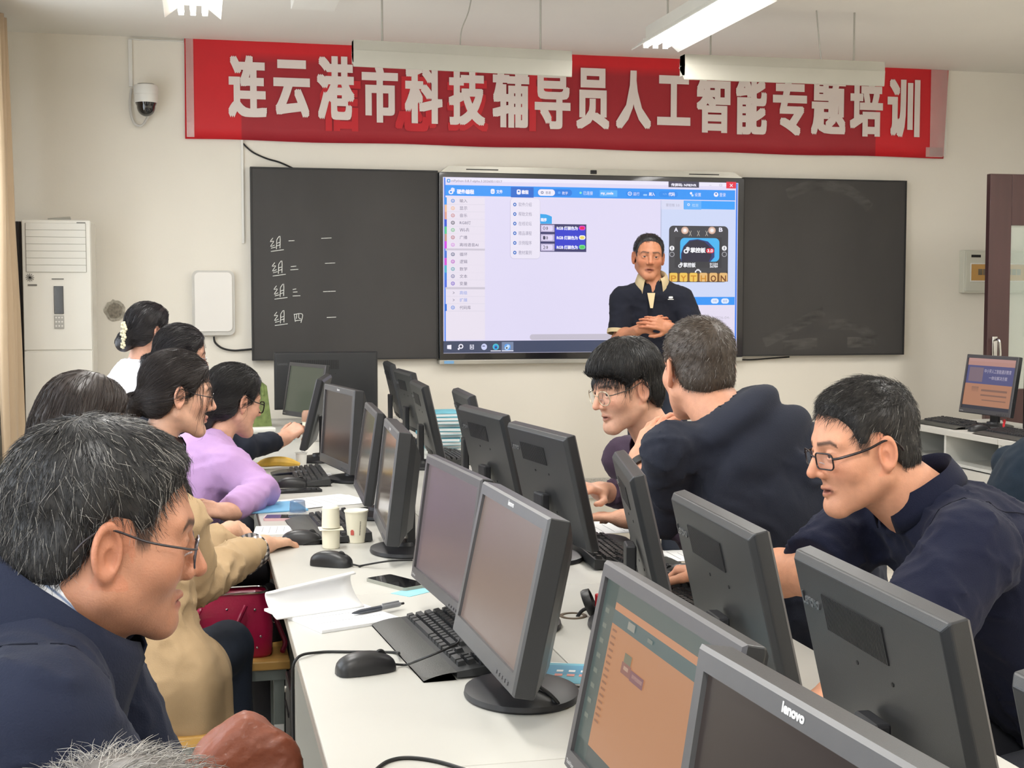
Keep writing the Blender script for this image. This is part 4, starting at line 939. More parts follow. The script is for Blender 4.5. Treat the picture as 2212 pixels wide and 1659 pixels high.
# grommets
g = dk(1238, 1331, 0); gr = empty('cable_grommet', g, 0, 'black cable grommet with its round lid propped open and a red clip', 'grommet')
MB().lathe([(.030,0),(.030,.002),(.022,.002),(.022,0)], 32, cap=False).build('ring', mat('grommet_brown', (92,78,62), .5), gr, True)
MB().lathe([(.028,-.006),(.030,0),(.028,.012),(.024,.012),(.024,.0),(.001,0)], 32).build('lid', m_black, gr, True, M=Matrix.Translation((.03, -.01, .03))@Matrix.Rotation(1.15, 4, 'Y')@Matrix.Rotation(.3, 4, 'X'))
MB().bb((.045, -.035, .012), (.055, -.01, .05), bev=.003).build('clip', m_msr, gr); MB().tube(spline([(.0,0,-.02),(.02,-.01,.015),(.06,-.03,.02),(.12,-.04,.006),(.2,-.06,.004)], 6), .004, 8).build('cable', m_dark, gr, True)
g = dk(1203, 1526, 0); gr = empty('cable_grommet', g, 0, 'small dark cable hole behind the round monitor base', 'grommet'); MB().lathe([(.022,0),(.024,.002),(.018,.002),(.016,.0005),(.001,.0005)], 28).build('ring', mat('grommet_brown'), gr, True)
for k in range(3): cable([dk(1135, 1465, .03+.01*k), dk(1160, 1480, .025+.008*k), dk(1188, 1500, .02+.004*k), dk(1200+k*3, 1520, .012), dk(1203, 1526+k, 0)], .0032, ['upper', 'middle', 'lower'][k]+' black cable dropping into the hole behind the round monitor base')
# booklets
bb0 = dk(1215, 1462, 0)
for k in range(2):
    t = empty('booklet', (bb0[0]+.05, bb0[1]-.01-.012*k, DZ+.004*k), -.5+.14*k, ['white-edged booklet under the blue one behind the orange screen', 'blue booklet with red and white print behind the orange screen'][k], 'booklet')
    MB().bb((-.09, -.065, 0), (.09, .065, .0035)).build('pages', m_paper, t)
    if k:
        MB().bb((-.09, -.065, .0035), (.09, .065, .0042)).build('cover', mat('cover_blue', (110,180,200), .4, var=.06), t)
        pr = MB().bb((-.085, -.01, .0042), (.0, .05, .0044)); pr.build('cover_panel', mat('cover_blue2', (80,150,185), .4), t)
        for i in range(4):
            MB().box((-.06+i*.022, -.015, .0046), (.014, .014, .0006), bev=.0002).build('cover_print', mat('cover_print_red', (222,150,140), .5), t); MB().box((-.06+i*.022, .012, .0046), (.012, .012, .0006), bev=.0002).build('cover_print', m_paper, t)
# ================================================================== SIDE DESK AT RIGHT
sx0, sx1, sy0, sy1 = 3.81, 4.42, 3.9, 7.0
for k in range(3):
    ya = sy1-(k+1)*1.03; yb = sy1-k*1.03-.004
    t = empty('side_desk', ((sx0+sx1)/2, (ya+yb)/2, 0), 0, ['white side desk unit with drawers nearest the brown door', 'white side desk unit behind the dark figure at the right edge', 'white side desk unit outside the right edge'][k], 'desk', 'side desks'); w = sx1-sx0; l = yb-ya
    MB().bb((-w/2, -l/2, DZ-.03), (w/2, l/2, DZ), bev=.002).build('top', m_desk, t)
    for s in (-1, 0, 1): MB().bb((-w/2+.02, s*(l/2-.01)-.01, 0), (w/2-.02, s*(l/2-.01)+.01, DZ-.03)).build('side_panel', m_dpan, t)
    MB().bb((w/2-.03, -l/2+.02, .05), (w/2-.015, l/2-.02, DZ-.03)).build('back_panel', m_dpan, t)
    for s in (-1, 1):
        d = MB().bb((-w/2+.01, s*l/4-l/4+.022, .45), (-w/2+.03, s*l/4+l/4-.022, .56), bev=.002).build('drawer', m_desk, t)
        MB().lathe([(.007,0),(.009,.008),(.004,.012)], 12).build('knob', m_alu, d, True, M=Matrix.Translation((-w/2+.01, s*l/4, .505))@Matrix.Rotation(-PI/2, 4, 'Y'))
    MB().bb((-w/2+.03, -l/2+.02, .565), (w/2-.04, l/2-.02, .58)).build('shelf', m_dpan, t); MB().bb((-w/2+.03, -l/2+.02, .43), (w/2-.04, l/2-.02, .445)).build('shelf', m_dpan, t); MB().bb((-w/2+.03, -l/2+.02, .08), (w/2-.04, l/2-.02, .095)).build('shelf', m_dpan, t)
ms1 = monitor('T', 4.12, 6.52, 1.135, D(185+90), D(9), .43, .32, 'monitor showing a blue and orange web page on the side desk', 'orange', group='side desk monitors')
on_screen(ms1, .43, .32, .017, .019, .026, [(0,0,1,.06,(196,150,140),.8),(0,.06,1,.14,(186,140,128),.85),(0,.14,1,.50,(86,86,128),.85),(.05,.18,.35,.46,(130,110,120),.8),(0,.50,1,.93,(176,124,96),.9),(.15,.56,.3,.66,(130,104,96),.8),(.36,.60,.9,.64,(140,104,88),.8),(.36,.70,.9,.73,(140,104,88),.8),(0,.93,1,1,(56,56,66),.8),(.4,.8,.9,.82,(140,104,88),.8)])
sc1 = [o for o in ms1.children if o.name.startswith('screen')][0]
text('中小学人工智能通识教育', emis('pm_text', (200,190,205), .85), sc1, frameM((.06, .0045, .32-.019-.275*.24), (1,0,0), (0,0,1), (0,-1,0)), size=.02, fit=(.22, .022), name='screen_text')
text('一体化解决方案', emis('pm_text', (200,190,205), .85), sc1, frameM((.07, .0045, .32-.019-.275*.37), (1,0,0), (0,0,1), (0,-1,0)), size=.02, fit=(.15, .02), name='screen_text')
monitor('T', 4.13, 5.88, 1.135, D(186+90), D(9), .43, .32, 'monitor at the right edge of the picture on the side desk', 'orange', group='side desk monitors')
keyboard(3.98, 6.66, -PI/2, 'black keyboard left of the web page monitor on the side desk'); keyboard(3.95, 6.0, -PI/2, 'black keyboard under the web page monitor on the side desk'); mouse(3.93, 6.33, -PI/2, 'black mouse between the two keyboards on the side desk')
t = empty('computer_tower', (4.30, 6.18, DZ), 0, 'black computer tower standing on the side desk behind the monitors', 'computer', None); MB().bb((-.1, -.17, 0), (.1, .17, .33), bev=.004).build('case', m_black, t); MB().bb((-.105, -.165, .01), (-.098, .165, .32), bev=.002).build('front_panel', mat('tower_front'), t)
cable([(4.15, 6.45, DZ+.04), (4.10, 6.36, DZ+.05), (4.06, 6.30, DZ+.02), (4.08, 6.22, DZ+.004)], .006, 'short red cable behind the web page monitor', m_msr)
# ================================================================== STOOLS AND BAGS
m_wood = mat('stool_wood', (206,160,86), .45, var=.15, vscale=6, stretch=(1,8,1)); m_sst = mat('stool_steel', (120,128,126), .4, var=.05)
def make_stool(x, y, rz, label):
    t = empty('stool', (x, y, 0), rz, label, 'stool', 'wooden-topped stools')
    MB().bb((-.17, -.12, .425), (.17, .12, .45), bev=.004).build('seat', m_wood, t)
    MB().bb((-.16, -.11, .395), (.16, .11, .425)).build('apron', m_sst, t)
    for a in (-1, 1):
        for b in (-1, 1): MB().bb((a*.14-.014, b*.09-.014, 0), (a*.14+.014, b*.09+.014, .395)).build('leg', m_sst, t)
    for a in (-1, 1): MB().bb((a*.14-.01, -.076, .12), (a*.14+.01, .076, .14)).build('stretcher', m_sst, t)
    return t
stool = make_stool(.06, 3.83, .0, 'wooden-topped steel stool carrying the red handbag')
MB().bb((.126, -.1045, .18), (.152, -.1035, .27)).build('sticker', m_paper, stool)
def stool_at(x, y, label, rz=0):
    c = copy_tree(stool); c.location = (x, y, 0); c.rotation_euler = (0, 0, rz); c['label'] = label; return c
# red handbag on the stool
m_redl = mat('red_leather', (176,24,72), .35, var=.12, vscale=12, bump=.3, bscale=180, coat=.15); m_redd = mat('red_leather_dark', (128,18,52), .4, var=.1)
rb = empty('handbag', (.01, 3.81, .45), .05, 'crimson leather handbag with silver clasp standing on the wooden stool', 'bag')
w_, h_ = .17, .22
V = []
for z, sx, sy in ((0,1,.06),(.01,1.02,.068),(.08,1.04,.066),(.14,1.0,.056),(.175,.96,.045)):
    for a, b in rrect(2*w_*sx, 2*sy, .03, 3): V.append((a, b, z))
n = len(rrect(1,1,.1,3)); Fc = [(k*n+i, k*n+(i+1) % n, (k+1)*n+(i+1) % n, (k+1)*n+i) for k in range(4) for i in range(n)]; Fc.append(tuple(range(n-1,-1,-1)))
MB().add(V, Fc).build('body', m_redl, rb, True, angle=.9)
MB().prism(rrect(2*w_*.9, .075, .03, 3), .002, lambda a, b, c: (a, b, .168+c)).build('lining', m_redd, rb)
MB().tube([(a, b, .177) for a, b in rrect(2*w_*.96, .09, .03, 4)], .003, 6, closed=True).build('zip', m_steel, rb, True)
for x in (-.05, .07):
    MB().tube(spline([(x-.01,-.07,.085),(x+.005,-.076,.10),(x+.02,-.076,.13),(x+.03,-.068,.148)], 6), [.006]*19, 8).build('handle', m_redl, rb, True)
MB().lathe([(.016,0),(.018,.004),(.010,.008),(.004,.010),(.001,.010)], 24).build('clasp', m_steel, rb, True, M=Matrix.Translation((-.03, -.068, .085))@Matrix.Rotation(PI/2, 4, 'X'))
for p in ((.13,.03),(.14,.06),(.125,.135),(-.02,.14),(.05,.14)): MB().lathe([(.004,0),(.002,.003)], 10).build('stud', m_steel, rb, True, M=Matrix.Translation((p[0], -.068, p[1]))@Matrix.Rotation(PI/2, 4, 'X'))
MB().tube(spline([(.172,0,.155),(.186,-.01,.13),(.186,-.01,.10),(.2,-.02,.06),(.21,-.03,.03),(.20,-.05,.01)], 6), .007, 8).build('strap', m_redd, rb, True)
for k in range(4): MB().tube([(.182+.006*math.cos(t)*(k % 2), -.012+.006*math.cos(t)*((k+1) % 2), .14-.016*k+.008*math.sin(t)) for t in np.linspace(0, 2*PI, 11)[:-1]], .0018, 6, closed=True).build('chain_link', m_steel, rb, True)
MB().bb((-.06, -.02, .15), (.05, -.005, .187)).build('wallet', mat('wallet_tan', (206,160,120), .5), rb)
# brown leather bag on the near stool
stool_at(.06, 2.33, 'wooden-topped steel stool under the brown leather bag')
m_brl = mat('brown_leather', (120,62,40), .5, var=.2, vscale=9, bump=.8, bscale=70, coat=.05)
bg = empty('leather_bag', (.07, 2.33, .45), .1, 'brown leather bag slumped at the bottom of the picture beside the desk', 'bag')
BAG = bg
# ================================================================== PEOPLE
f32 = np.float32
V3_ = lambda *a: np.array(a, float)
def nrm_(v): v = np.array(v, float); return v/(np.linalg.norm(v)+1e-12)
def smin(a, b, k): h = np.clip(.5+.5*(b-a)/k, 0, 1); return b+(a-b)*h-k*h*(1-h)
def smax(a, b, k): return -smin(-a, -b, k)
def cap(p, a, b, ra, rb):
    a = np.array(a, f32); b = np.array(b, f32); ba = b-a; pa = p-a
    t = np.clip((pa@ba)/(ba@ba+1e-9), 0, 1); d = pa-t[:, None]*ba
    return np.sqrt((d*d).sum(1))-(ra+(rb-ra)*t)
def ell(p, c, r, R=None):
    q = p-np.array(c, f32)
    if R is not None: q = q@np.array(R, f32)      # columns of R = axes
    r = np.array(r, f32); k0 = np.sqrt(((q/r)**2).sum(1)); k1 = np.sqrt(((q/(r*r))**2).sum(1))+1e-9
    return k0*(k0-1)/k1
def sph(p, c, r): q = p-np.array(c, f32); return np.sqrt((q*q).sum(1))-r
def surfnet(fn, lo, hi, h, B=8):
    """sparse surface nets: mesh of fn(p)=0 inside the box, cell size h"""
    lo = np.array(lo, float); hi = np.array(hi, float); nb = np.maximum(np.ceil((hi-lo)/(B*h)).astype(int), 1)
    I = np.stack(np.meshgrid(*[np.arange(n) for n in nb], indexing='ij'), -1).reshape(-1, 3)
    d = fn((lo+(I+.5)*B*h).astype(f32)); I = I[np.abs(d) < B*h*1.25]
    g = np.arange(B+1); off = np.stack(np.meshgrid(g, g, g, indexing='ij'), -1).reshape(-1, 3)
    Vs = []; ids = []; quads = []; N = nb*B+2
    def gid(c): return (c[..., 0]*N[1]+c[..., 1])*N[2]+c[..., 2]
    for s in range(0, len(I), 400):
        J = I[s:s+400]; base = J*B
        pts = (lo+(base[:, None, :]+off[None])*h).astype(f32)
        D = fn(pts.reshape(-1, 3)).reshape(len(J), B+1, B+1, B+1)
        cs = [D[:, i:B+i, j:B+j, k:B+k] for i in (0, 1) for j in (0, 1) for k in (0, 1)]
        S = np.stack(cs, -1); neg = S < 0; act = neg.any(-1) & ~neg.all(-1)
        bi, ci, cj, ck = np.nonzero(act); v = S[bi, ci, cj, ck]
        if len(v) == 0: continue
        acc = np.zeros((len(v), 3)); cnt = np.zeros(len(v)); cor = np.array([(i, j, k) for i in (0, 1) for j in (0, 1) for k in (0, 1)], float)
        for a in range(8):
            for b in range(a+1, 8):
                if np.abs(cor[a]-cor[b]).sum() != 1: continue
                m = (v[:, a] < 0) != (v[:, b] < 0); t = v[:, a]/(v[:, a]-v[:, b]+1e-12); t = np.clip(t, 0, 1)
                acc += np.where(m[:, None], cor[a]+(cor[b]-cor[a])*t[:, None], 0); cnt += m
        cell = base[bi]+np.stack([ci, cj, ck], -1)
        Vs.append(lo+(cell+acc/cnt[:, None])*h); ids.append(gid(cell))
        for ax, cidx in ((0, 4), (1, 2), (2, 1)):
            m = (v[:, 0] < 0) != (v[:, cidx] < 0)
            c = cell[m]; sg = v[m, 0] < 0; e1 = np.zeros(3, int); e2 = np.zeros(3, int); e1[(ax+1) % 3] = 1; e2[(ax+2) % 3] = 1
            q = np.stack([gid(c), gid(c-e1), gid(c-e1-e2), gid(c-e2)], -1); q[~sg] = q[~sg][:, ::-1]; quads.append(q)
    V = np.concatenate(Vs); ids = np.concatenate(ids); Q = np.concatenate(quads)
    o = np.argsort(ids); si = ids[o]; k = np.searchsorted(si, Q); k = np.clip(k, 0, len(si)-1); ok = (si[k] == Q).all(1)
    return V, o[k[ok]]
def np_mesh(name, V, Q, colr=None, m=None, smooth=True):
    me = bpy.data.meshes.new(name); V = np.asarray(V, f32); Q = np.asarray(Q, np.int32)
    me.vertices.add(len(V)); me.vertices.foreach_set('co', V.ravel()); k = Q.shape[1]
    me.loops.add(len(Q)*k); me.loops.foreach_set('vertex_index', Q.ravel())
    me.polygons.add(len(Q)); me.polygons.foreach_set('loop_start', np.arange(0, len(Q)*k, k, dtype=np.int32)); me.polygons.foreach_set('loop_total', np.full(len(Q), k, np.int32))
    me.update(calc_edges=True); me.validate()
    if smooth: me.shade_smooth()
    if colr is not None:
        at = me.color_attributes.new('Col', 'FLOAT_COLOR', 'POINT'); c = np.ones((len(V), 4), f32); c[:, :3] = colr; at.data.foreach_set('color', c.ravel())
    if m: me.materials.append(m)
    return me
def join_np(parts):
    Vs, Qs, Cs, n = [], [], [], 0
    for V, Q, C in parts: Vs.append(V); Qs.append(Q+n); Cs.append(C); n += len(V)
    return np.concatenate(Vs), np.concatenate(Qs), np.concatenate(Cs)
# --- head in its own frame: x to the person's right, y forward, z up
def head_fn(p, o):
    ax = np.abs(p[:, 0:1]); s = np.concatenate([ax, p[:, 1:]], 1)      # mirrored
    w = o.get('jaw', 1.0)
    d = ell(p, (0, -.012, .035), (.074, .096, .084))
    d = smin(d, ell(p, (0, .026, -.028+o.get('chin', 0)*.5), (.062*w, .060, .080-o.get('chin', 0)*.4)), .03)
    d = smin(d, cap(s, (.052*w, -.004, -.052), (.016, .066, -.098+o.get('chin', 0)), .020, .018), .025)
    cz = o.get('chin', 0); d = smin(d, sph(p, (0, .072, -.100+cz), .017), .022)
    d = smin(d, sph(s, (.042*w, .050, -.020), .024), .022)
    d = smin(d, cap(s, (.012, .078, .026), (.046, .062, .027), .011, .010), .016)
    d = smax(d, -ell(s, (.031, .098, .003), (.020, .020, .013)), .014)
    d = smin(d, ell(s, (.031, .0705, .004), (.0165, .0150, .0150)), .004)       # lids
    d = smax(d, -ell(s, (.031, .088, .0035), (.0135, .012, o.get('eye', .0042))), .0015)
    n = cap(p, (0, .082, .016), (0, .106+o.get('nose', 0), -.026), .0075, .0105)
    n = smin(n, sph(s, (.0115, .092, -.031), .0085), .007)
    n = smax(n, -ell(s, (.0065, .097, -.041), (.004, .006, .004)), .002)
    d = smin(d, n, .010)
    m = o.get('mouth', 0)
    lip = cap(s, (0, .0885, -.0575), (.023, .076, -.0615), .0056, .0028)
    lip = smin(lip, cap(s, (0, .0865, -.0695-m), (.021, .076, -.0635-m*.3), .0062, .0028), .003)
    d = smin(d, lip, .006)
    d = smax(d, -ell(p, (0, .094, -.0632-m*.5), (.022, .018, .0009+m)), .0015)
    # ears
    e = s-np.array((.0765, -.012, -.004), f32); ca, sa = math.cos(.35), math.sin(.35)
    ex = e[:, 0]*ca+e[:, 1]*sa; ey = -e[:, 0]*sa+e[:, 1]*ca; ez = e[:, 2]+ey*.18
    q = np.sqrt((ey/.017)**2+(ez/.031)**2); rim = np.sqrt(((q-.86)*.021)**2+(ex-.006)**2)-.0038
    plate = np.maximum(np.maximum((q-.9)*.02, np.abs(ex-.001)-.0035), -.02)
    ear = smin(rim, plate, .004); ear = smin(ear, ell(np.stack([ex, ey, ez], 1), (.002, .004, -.027), (.005, .008, .010)), .005)
    ear = smin(ear, ell(np.stack([ex, ey, ez], 1), (.004, .002, -.004), (.004, .006, .013)), .004)
    ear = smax(ear, -ell(np.stack([ex, ey, ez], 1), (.008, .004, -.006), (.006, .0065, .011)), .003)
    d = smin(d, ear, .005)
    return d
def hairline(p, kind):
    kind, hl = kind if isinstance(kind, tuple) else (kind, 0)
    y = p[:, 1]; x = np.abs(p[:, 0])
    if kind == 'man': ys, zs = (-.13,-.09,-.05,-.03,-.008,.012,.022,.034,.042,.055,.070,.085,.12), (-.055,-.055,-.045,-.02,.030,.026,-.006,-.004,.040,.058,.066,.076,.085)
    elif kind == 'bangs': ys, zs = (-.13,-.09,-.05,-.03,-.008,.012,.03,.05,.07,.12), (-.075,-.075,-.06,-.03,.030,.022,.010,.036,.050,.058)
    else: ys, zs = (-.13,-.09,-.05,-.03,-.010,.010,.03,.045,.060,.075,.085,.12), (-.085,-.085,-.075,-.05,.022,.018,-.01,.030,.052,.064,.076,.085)
    g = p[:, 2]-np.interp(y, ys, zs)-hl*np.clip((y-.03)/.02, 0, 1)
    if kind == 'man': g = g-.35*np.clip(x-.03, 0, 1)*(y > .06)*0
    return g.astype(f32)
def noise3(p, s, seed=0):
    q = p*s; r = RNG_(seed)
    o = np.zeros(len(p), f32)
    for k in range(4):
        a = r.normal(size=3); b = r.normal(size=3); o += np.sin(q@a.astype(f32)+1.7*np.sin(q@b.astype(f32)+k))
    return o/4
def RNG_(s): return np.random.default_rng(s)
def hair_fn(p, o):
    kind = o['hairline']; th = o.get('th', .010); side = o.get('side', th*.6)
    t = side+(th-side)*np.clip((p[:, 2]-.02)/.07, 0, 1)
    t = t*np.clip(hairline(p, kind)/o.get('taper', .03), .12, 1)
    d = ell(p, (0, -.012, .035), (.074, .096, .084))-t-.0015*noise3(p, 60, 3)*o.get('rough', 1)
    if o.get('low', 1): d = smin(d, ell(p, (0, -.035, -.02), (.066, .068, .06))-side, .02)
    d = smax(d, -hairline(p, kind)*.75, .004)
    s = np.concatenate([np.abs(p[:, 0:1]), p[:, 1:]], 1)
    if o.get('ears', 1): d = smax(d, -ell(s, (.082, -.006, -.008), (.03, .021, .034)), .006)
    for a, b, ra, rb in o.get('extra', []): d = smin(d, cap(p, a, b, ra, rb), .015)
    return d
def grad(fn, p, e=.002):
    g = np.stack([fn(p+np.array(v, f32)*e)-fn(p-np.array(v, f32)*e) for v in ((1,0,0),(0,1,0),(0,0,1))], 1); return g/(np.linalg.norm(g, axis=1, keepdims=True)+1e-9)
def strands(fn, roots, flow, nseg, seg, lift, r, hug=True, jit=.25, droop=0., seed=1):
    """thin tapered three-sided hairs; returns V,Q"""
    rg = RNG_(seed); P_ = [roots.astype(f32)]; p = roots.astype(f32); n = len(p); L = (seg*rg.uniform(.6, 1.25, n)).astype(f32)[:, None]
    J = rg.normal(size=(n, 3)).astype(f32)*jit; lf = (lift*rg.uniform(.5, 1.5, n)).astype(f32)[:, None]; N0 = None
    for k in range(nseg):
        N = grad(fn, p); N0 = N if N0 is None else N0; f = flow(p)+J; f = f-N*(f*N).sum(1, keepdims=True); f /= np.linalg.norm(f, axis=1, keepdims=True)+1e-6
        dd = f+N*lf*(1-.5*k/nseg); dd[:, 2] -= droop*k/nseg; dd /= np.linalg.norm(dd, axis=1, keepdims=True); p = p+dd*L
        if hug: dist = fn(p)[:, None]; p = p-N*np.maximum(-(dist-.0012), 0)*-1*0-N*(dist-.0015)*np.where(dist < .0015, 1, .55 if lift < .1 else 0)
        P_.append(p.astype(f32))
    P_ = np.stack(P_, 1); m = nseg+1                        # n,m,3
    T = np.gradient(P_, axis=1); T /= np.linalg.norm(T, axis=2, keepdims=True)+1e-9
    U = np.cross(T, N0[:, None, :]); U /= np.linalg.norm(U, axis=2, keepdims=True)+1e-9; W = np.cross(T, U)
    rad = (r*np.linspace(1, .25, m))[None, :, None]*rg.uniform(.7, 1.3, n)[:, None, None]
    V = np.stack([P_+(U*math.cos(a)+W*math.sin(a))*rad for a in (0, 2.094, 4.189)], 2).reshape(-1, 3)
    i = np.arange(n)[:, None, None]*m*3; k = np.arange(m-1)[None, :, None]*3; j = np.arange(3)[None, None, :]; j2 = (j+1) % 3
    Q = np.stack([i+k+j, i+k+j2, i+k+3+j2, i+k+3+j], -1).reshape(-1, 4)
    return V, Q
# --- hands: wrist frame y along fingers, z out of the back of the hand, x towards the thumb
def hand_fn(p, o):
    sc = o.get('s', 1.0); q = p/sc
    d = cap(q, (.022, .018, 0), (.026, .082, .002), .0135, .0115)
    for x, y in ((.008, .088), (-.010, .086), (-.026, .078)): d = smin(d, cap(q, (x*.75, .014, 0), (x, y, .001), .0135, .0110), .010)
    d = smin(d, cap(q, (0, -.03, 0), (0, .015, 0), .0245, .022), .016)
    cu = o.get('curl', [(.5, .6, .4)]*4); spd = o.get('spread', .06)
    for i, (x, y, l, r) in enumerate(((.027, .084, .044, .0088), (.009, .090, .049, .0090), (-.0105, .087, .045, .0086), (-.027, .078, .036, .0076))):
        a = 0; pt = np.array((x, y, .001)); sx = spd*(1.2-i*.8)
        for k, (ln, rr) in enumerate(((l, 1), (l*.62, .92), (l*.5, .84))):
            a += cu[i][k]; dr = np.array((sx*math.cos(a), math.cos(a), -math.sin(a))); dr /= np.linalg.norm(dr); nx_ = pt+dr*ln
            d = smin(d, cap(q, pt, nx_, r*rr, r*rr*.93), .0045 if k else .007); pt = nx_
    tp = o.get('thumb', [(.8, .55, -.25), (.45, .85, -.2), (.2, .95, -.2)]); pt = np.array((.020, .018, -.006))
    for k, (ln, r0, r1) in enumerate(((.040, .0150, .0112), (.034, .0108, .0098), (.026, .0098, .0078))):
        dr = nrm_(tp[k]); nx_ = pt+dr*ln; d = smin(d, cap(q, pt, nx_, r0, r1), .010 if k == 0 else .004); pt = nx_
    return d*sc
def frame(y, z):
    y = nrm_(y); x = nrm_(np.cross(y, z)); return np.stack([x, y, np.cross(x, y)], 1)   # columns
m_skin = mat('skin', attr=True, rough=.5, var=.07, vscale=55, bump=.3, bscale=420, sss=.10, spec=.35)
m_hair = mat('hair', attr=True, rough=.42, var=.08, vscale=200, spec=.5)
m_eye = mat('eyeball', attr=True, rough=.08, var=0, coat=.6)
def eye_mesh(gaze=(0, 1, 0)):
    V, Q, C = [], [], []
    nr, na = 20, 24
    for i in range(nr+1):
        t = i/nr*PI
        for j in range(na):
            a = 2*PI*j/na; V.append((.0123*math.sin(t)*math.cos(a), .0123*math.cos(t), .0123*math.sin(t)*math.sin(a)))
            C.append(lin((20,14,12)) if t < .2 else lin((58,36,24)) if t < .52 else lin((222,214,206)))
    for i in range(nr):
        for j in range(na): Q.append((i*na+j, (i+1)*na+j, (i+1)*na+(j+1) % na, i*na+(j+1) % na))
    return np_mesh('eye', V, Q, np.array(C), m_eye)
EYE = eye_mesh()
def glasses(t, HM, o):
    m = mat('frame_'+o['name'], o['col'], .25, metal=o.get('metal', .6)); w, h, r, th = o.get('w', .050), o.get('h', .034), o.get('r', .012), o.get('th', .0016)
    g = empty_child('glasses', t, HM); yF = o.get('y', .098); zc = o.get('z', -.003)
    for s in (-1, 1):
        pl = [(s*.034+a, yF-abs(s*.034+a)**2*3.0, zc+b) for a, b in rrect(w, h, r, 6)]
        MB().tube(pl, th if not o.get('half') else th*.7, 8, closed=True).build('rim', m, g, True)
        MB().add([(x, y-.0002, z) for x, y, z in pl], [tuple(range(len(pl)))]).build('lens', mat('lens', (225,230,235), .03, alpha=.05, var=0, spec=.3), g)
        MB().tube(spline([(s*(.034+w/2), yF-.010, zc+h*.2), (s*.068, yF-.022, zc+h*.22), (s*.081, .03, .010), (s*.0835, -.012, .020), (s*.082, -.032, .008), (s*.079, -.042, -.006)], 6), o.get('tt', .0018), 8).build('temple', m if not o.get('tcol') else mat('temple_'+o['name'], o['tcol'], .35), g, True)
        MB().tube(spline([(s*.012, yF-.004, zc-.004), (s*.014, yF-.012, zc-.008), (s*.013, yF-.014, zc-.014)], 4), .0012, 6).build('nose_pad', m_clear, g, True)
    MB().tube(spline([(-.010, yF, zc+.006), (0, yF+.003, zc+.009), (.010, yF, zc+.006)], 5), th, 8).build('bridge', m, g, True)
def empty_child(name, parent, M):
    o = bpy.data.objects.new(name, None); COL.objects.link(o); o.parent = parent; o.matrix_basis = M; o.empty_display_size = .02; return o
def collar(t, name, c, axis, front, r, hgt, m, open_=.5, fold=.02, drop=.045, tip=.02, th=.0025, rx=1.0, n=40):
    """band standing round the neck, folded outwards; opening towards front"""
    a = nrm_(axis); f = np.array(front, float); f = nrm_(f-a*(f@a)); s = np.cross(a, f); P_ = []
    for rr, zz, w in ((0, 0, 0), (0, hgt*.6, 0), (.002, hgt, 0), (.006, hgt+.003, 0), (fold*.6, hgt*.75, 0), (fold, hgt-drop*.6, .4), (fold*1.15, hgt-drop, 1)):
        row = []
        for i in range(n+1):
            th_ = open_+(2*PI-2*open_)*i/n; e = max(0, math.cos(th_)); R_ = r+rr*(1+.5*e)
            z = zz-w*tip*e**2-.010*e
            row.append(np.array(c)+f*math.cos(th_)*R_*1.05+s*math.sin(th_)*R_*rx+a*z)
        P_.append(row)
    o = MB().grid(P_).build(name, m, t, True, angle=1.3); sm = o.modifiers.new('t', 'SOLIDIFY'); sm.thickness = th; sm.offset = 0; return o
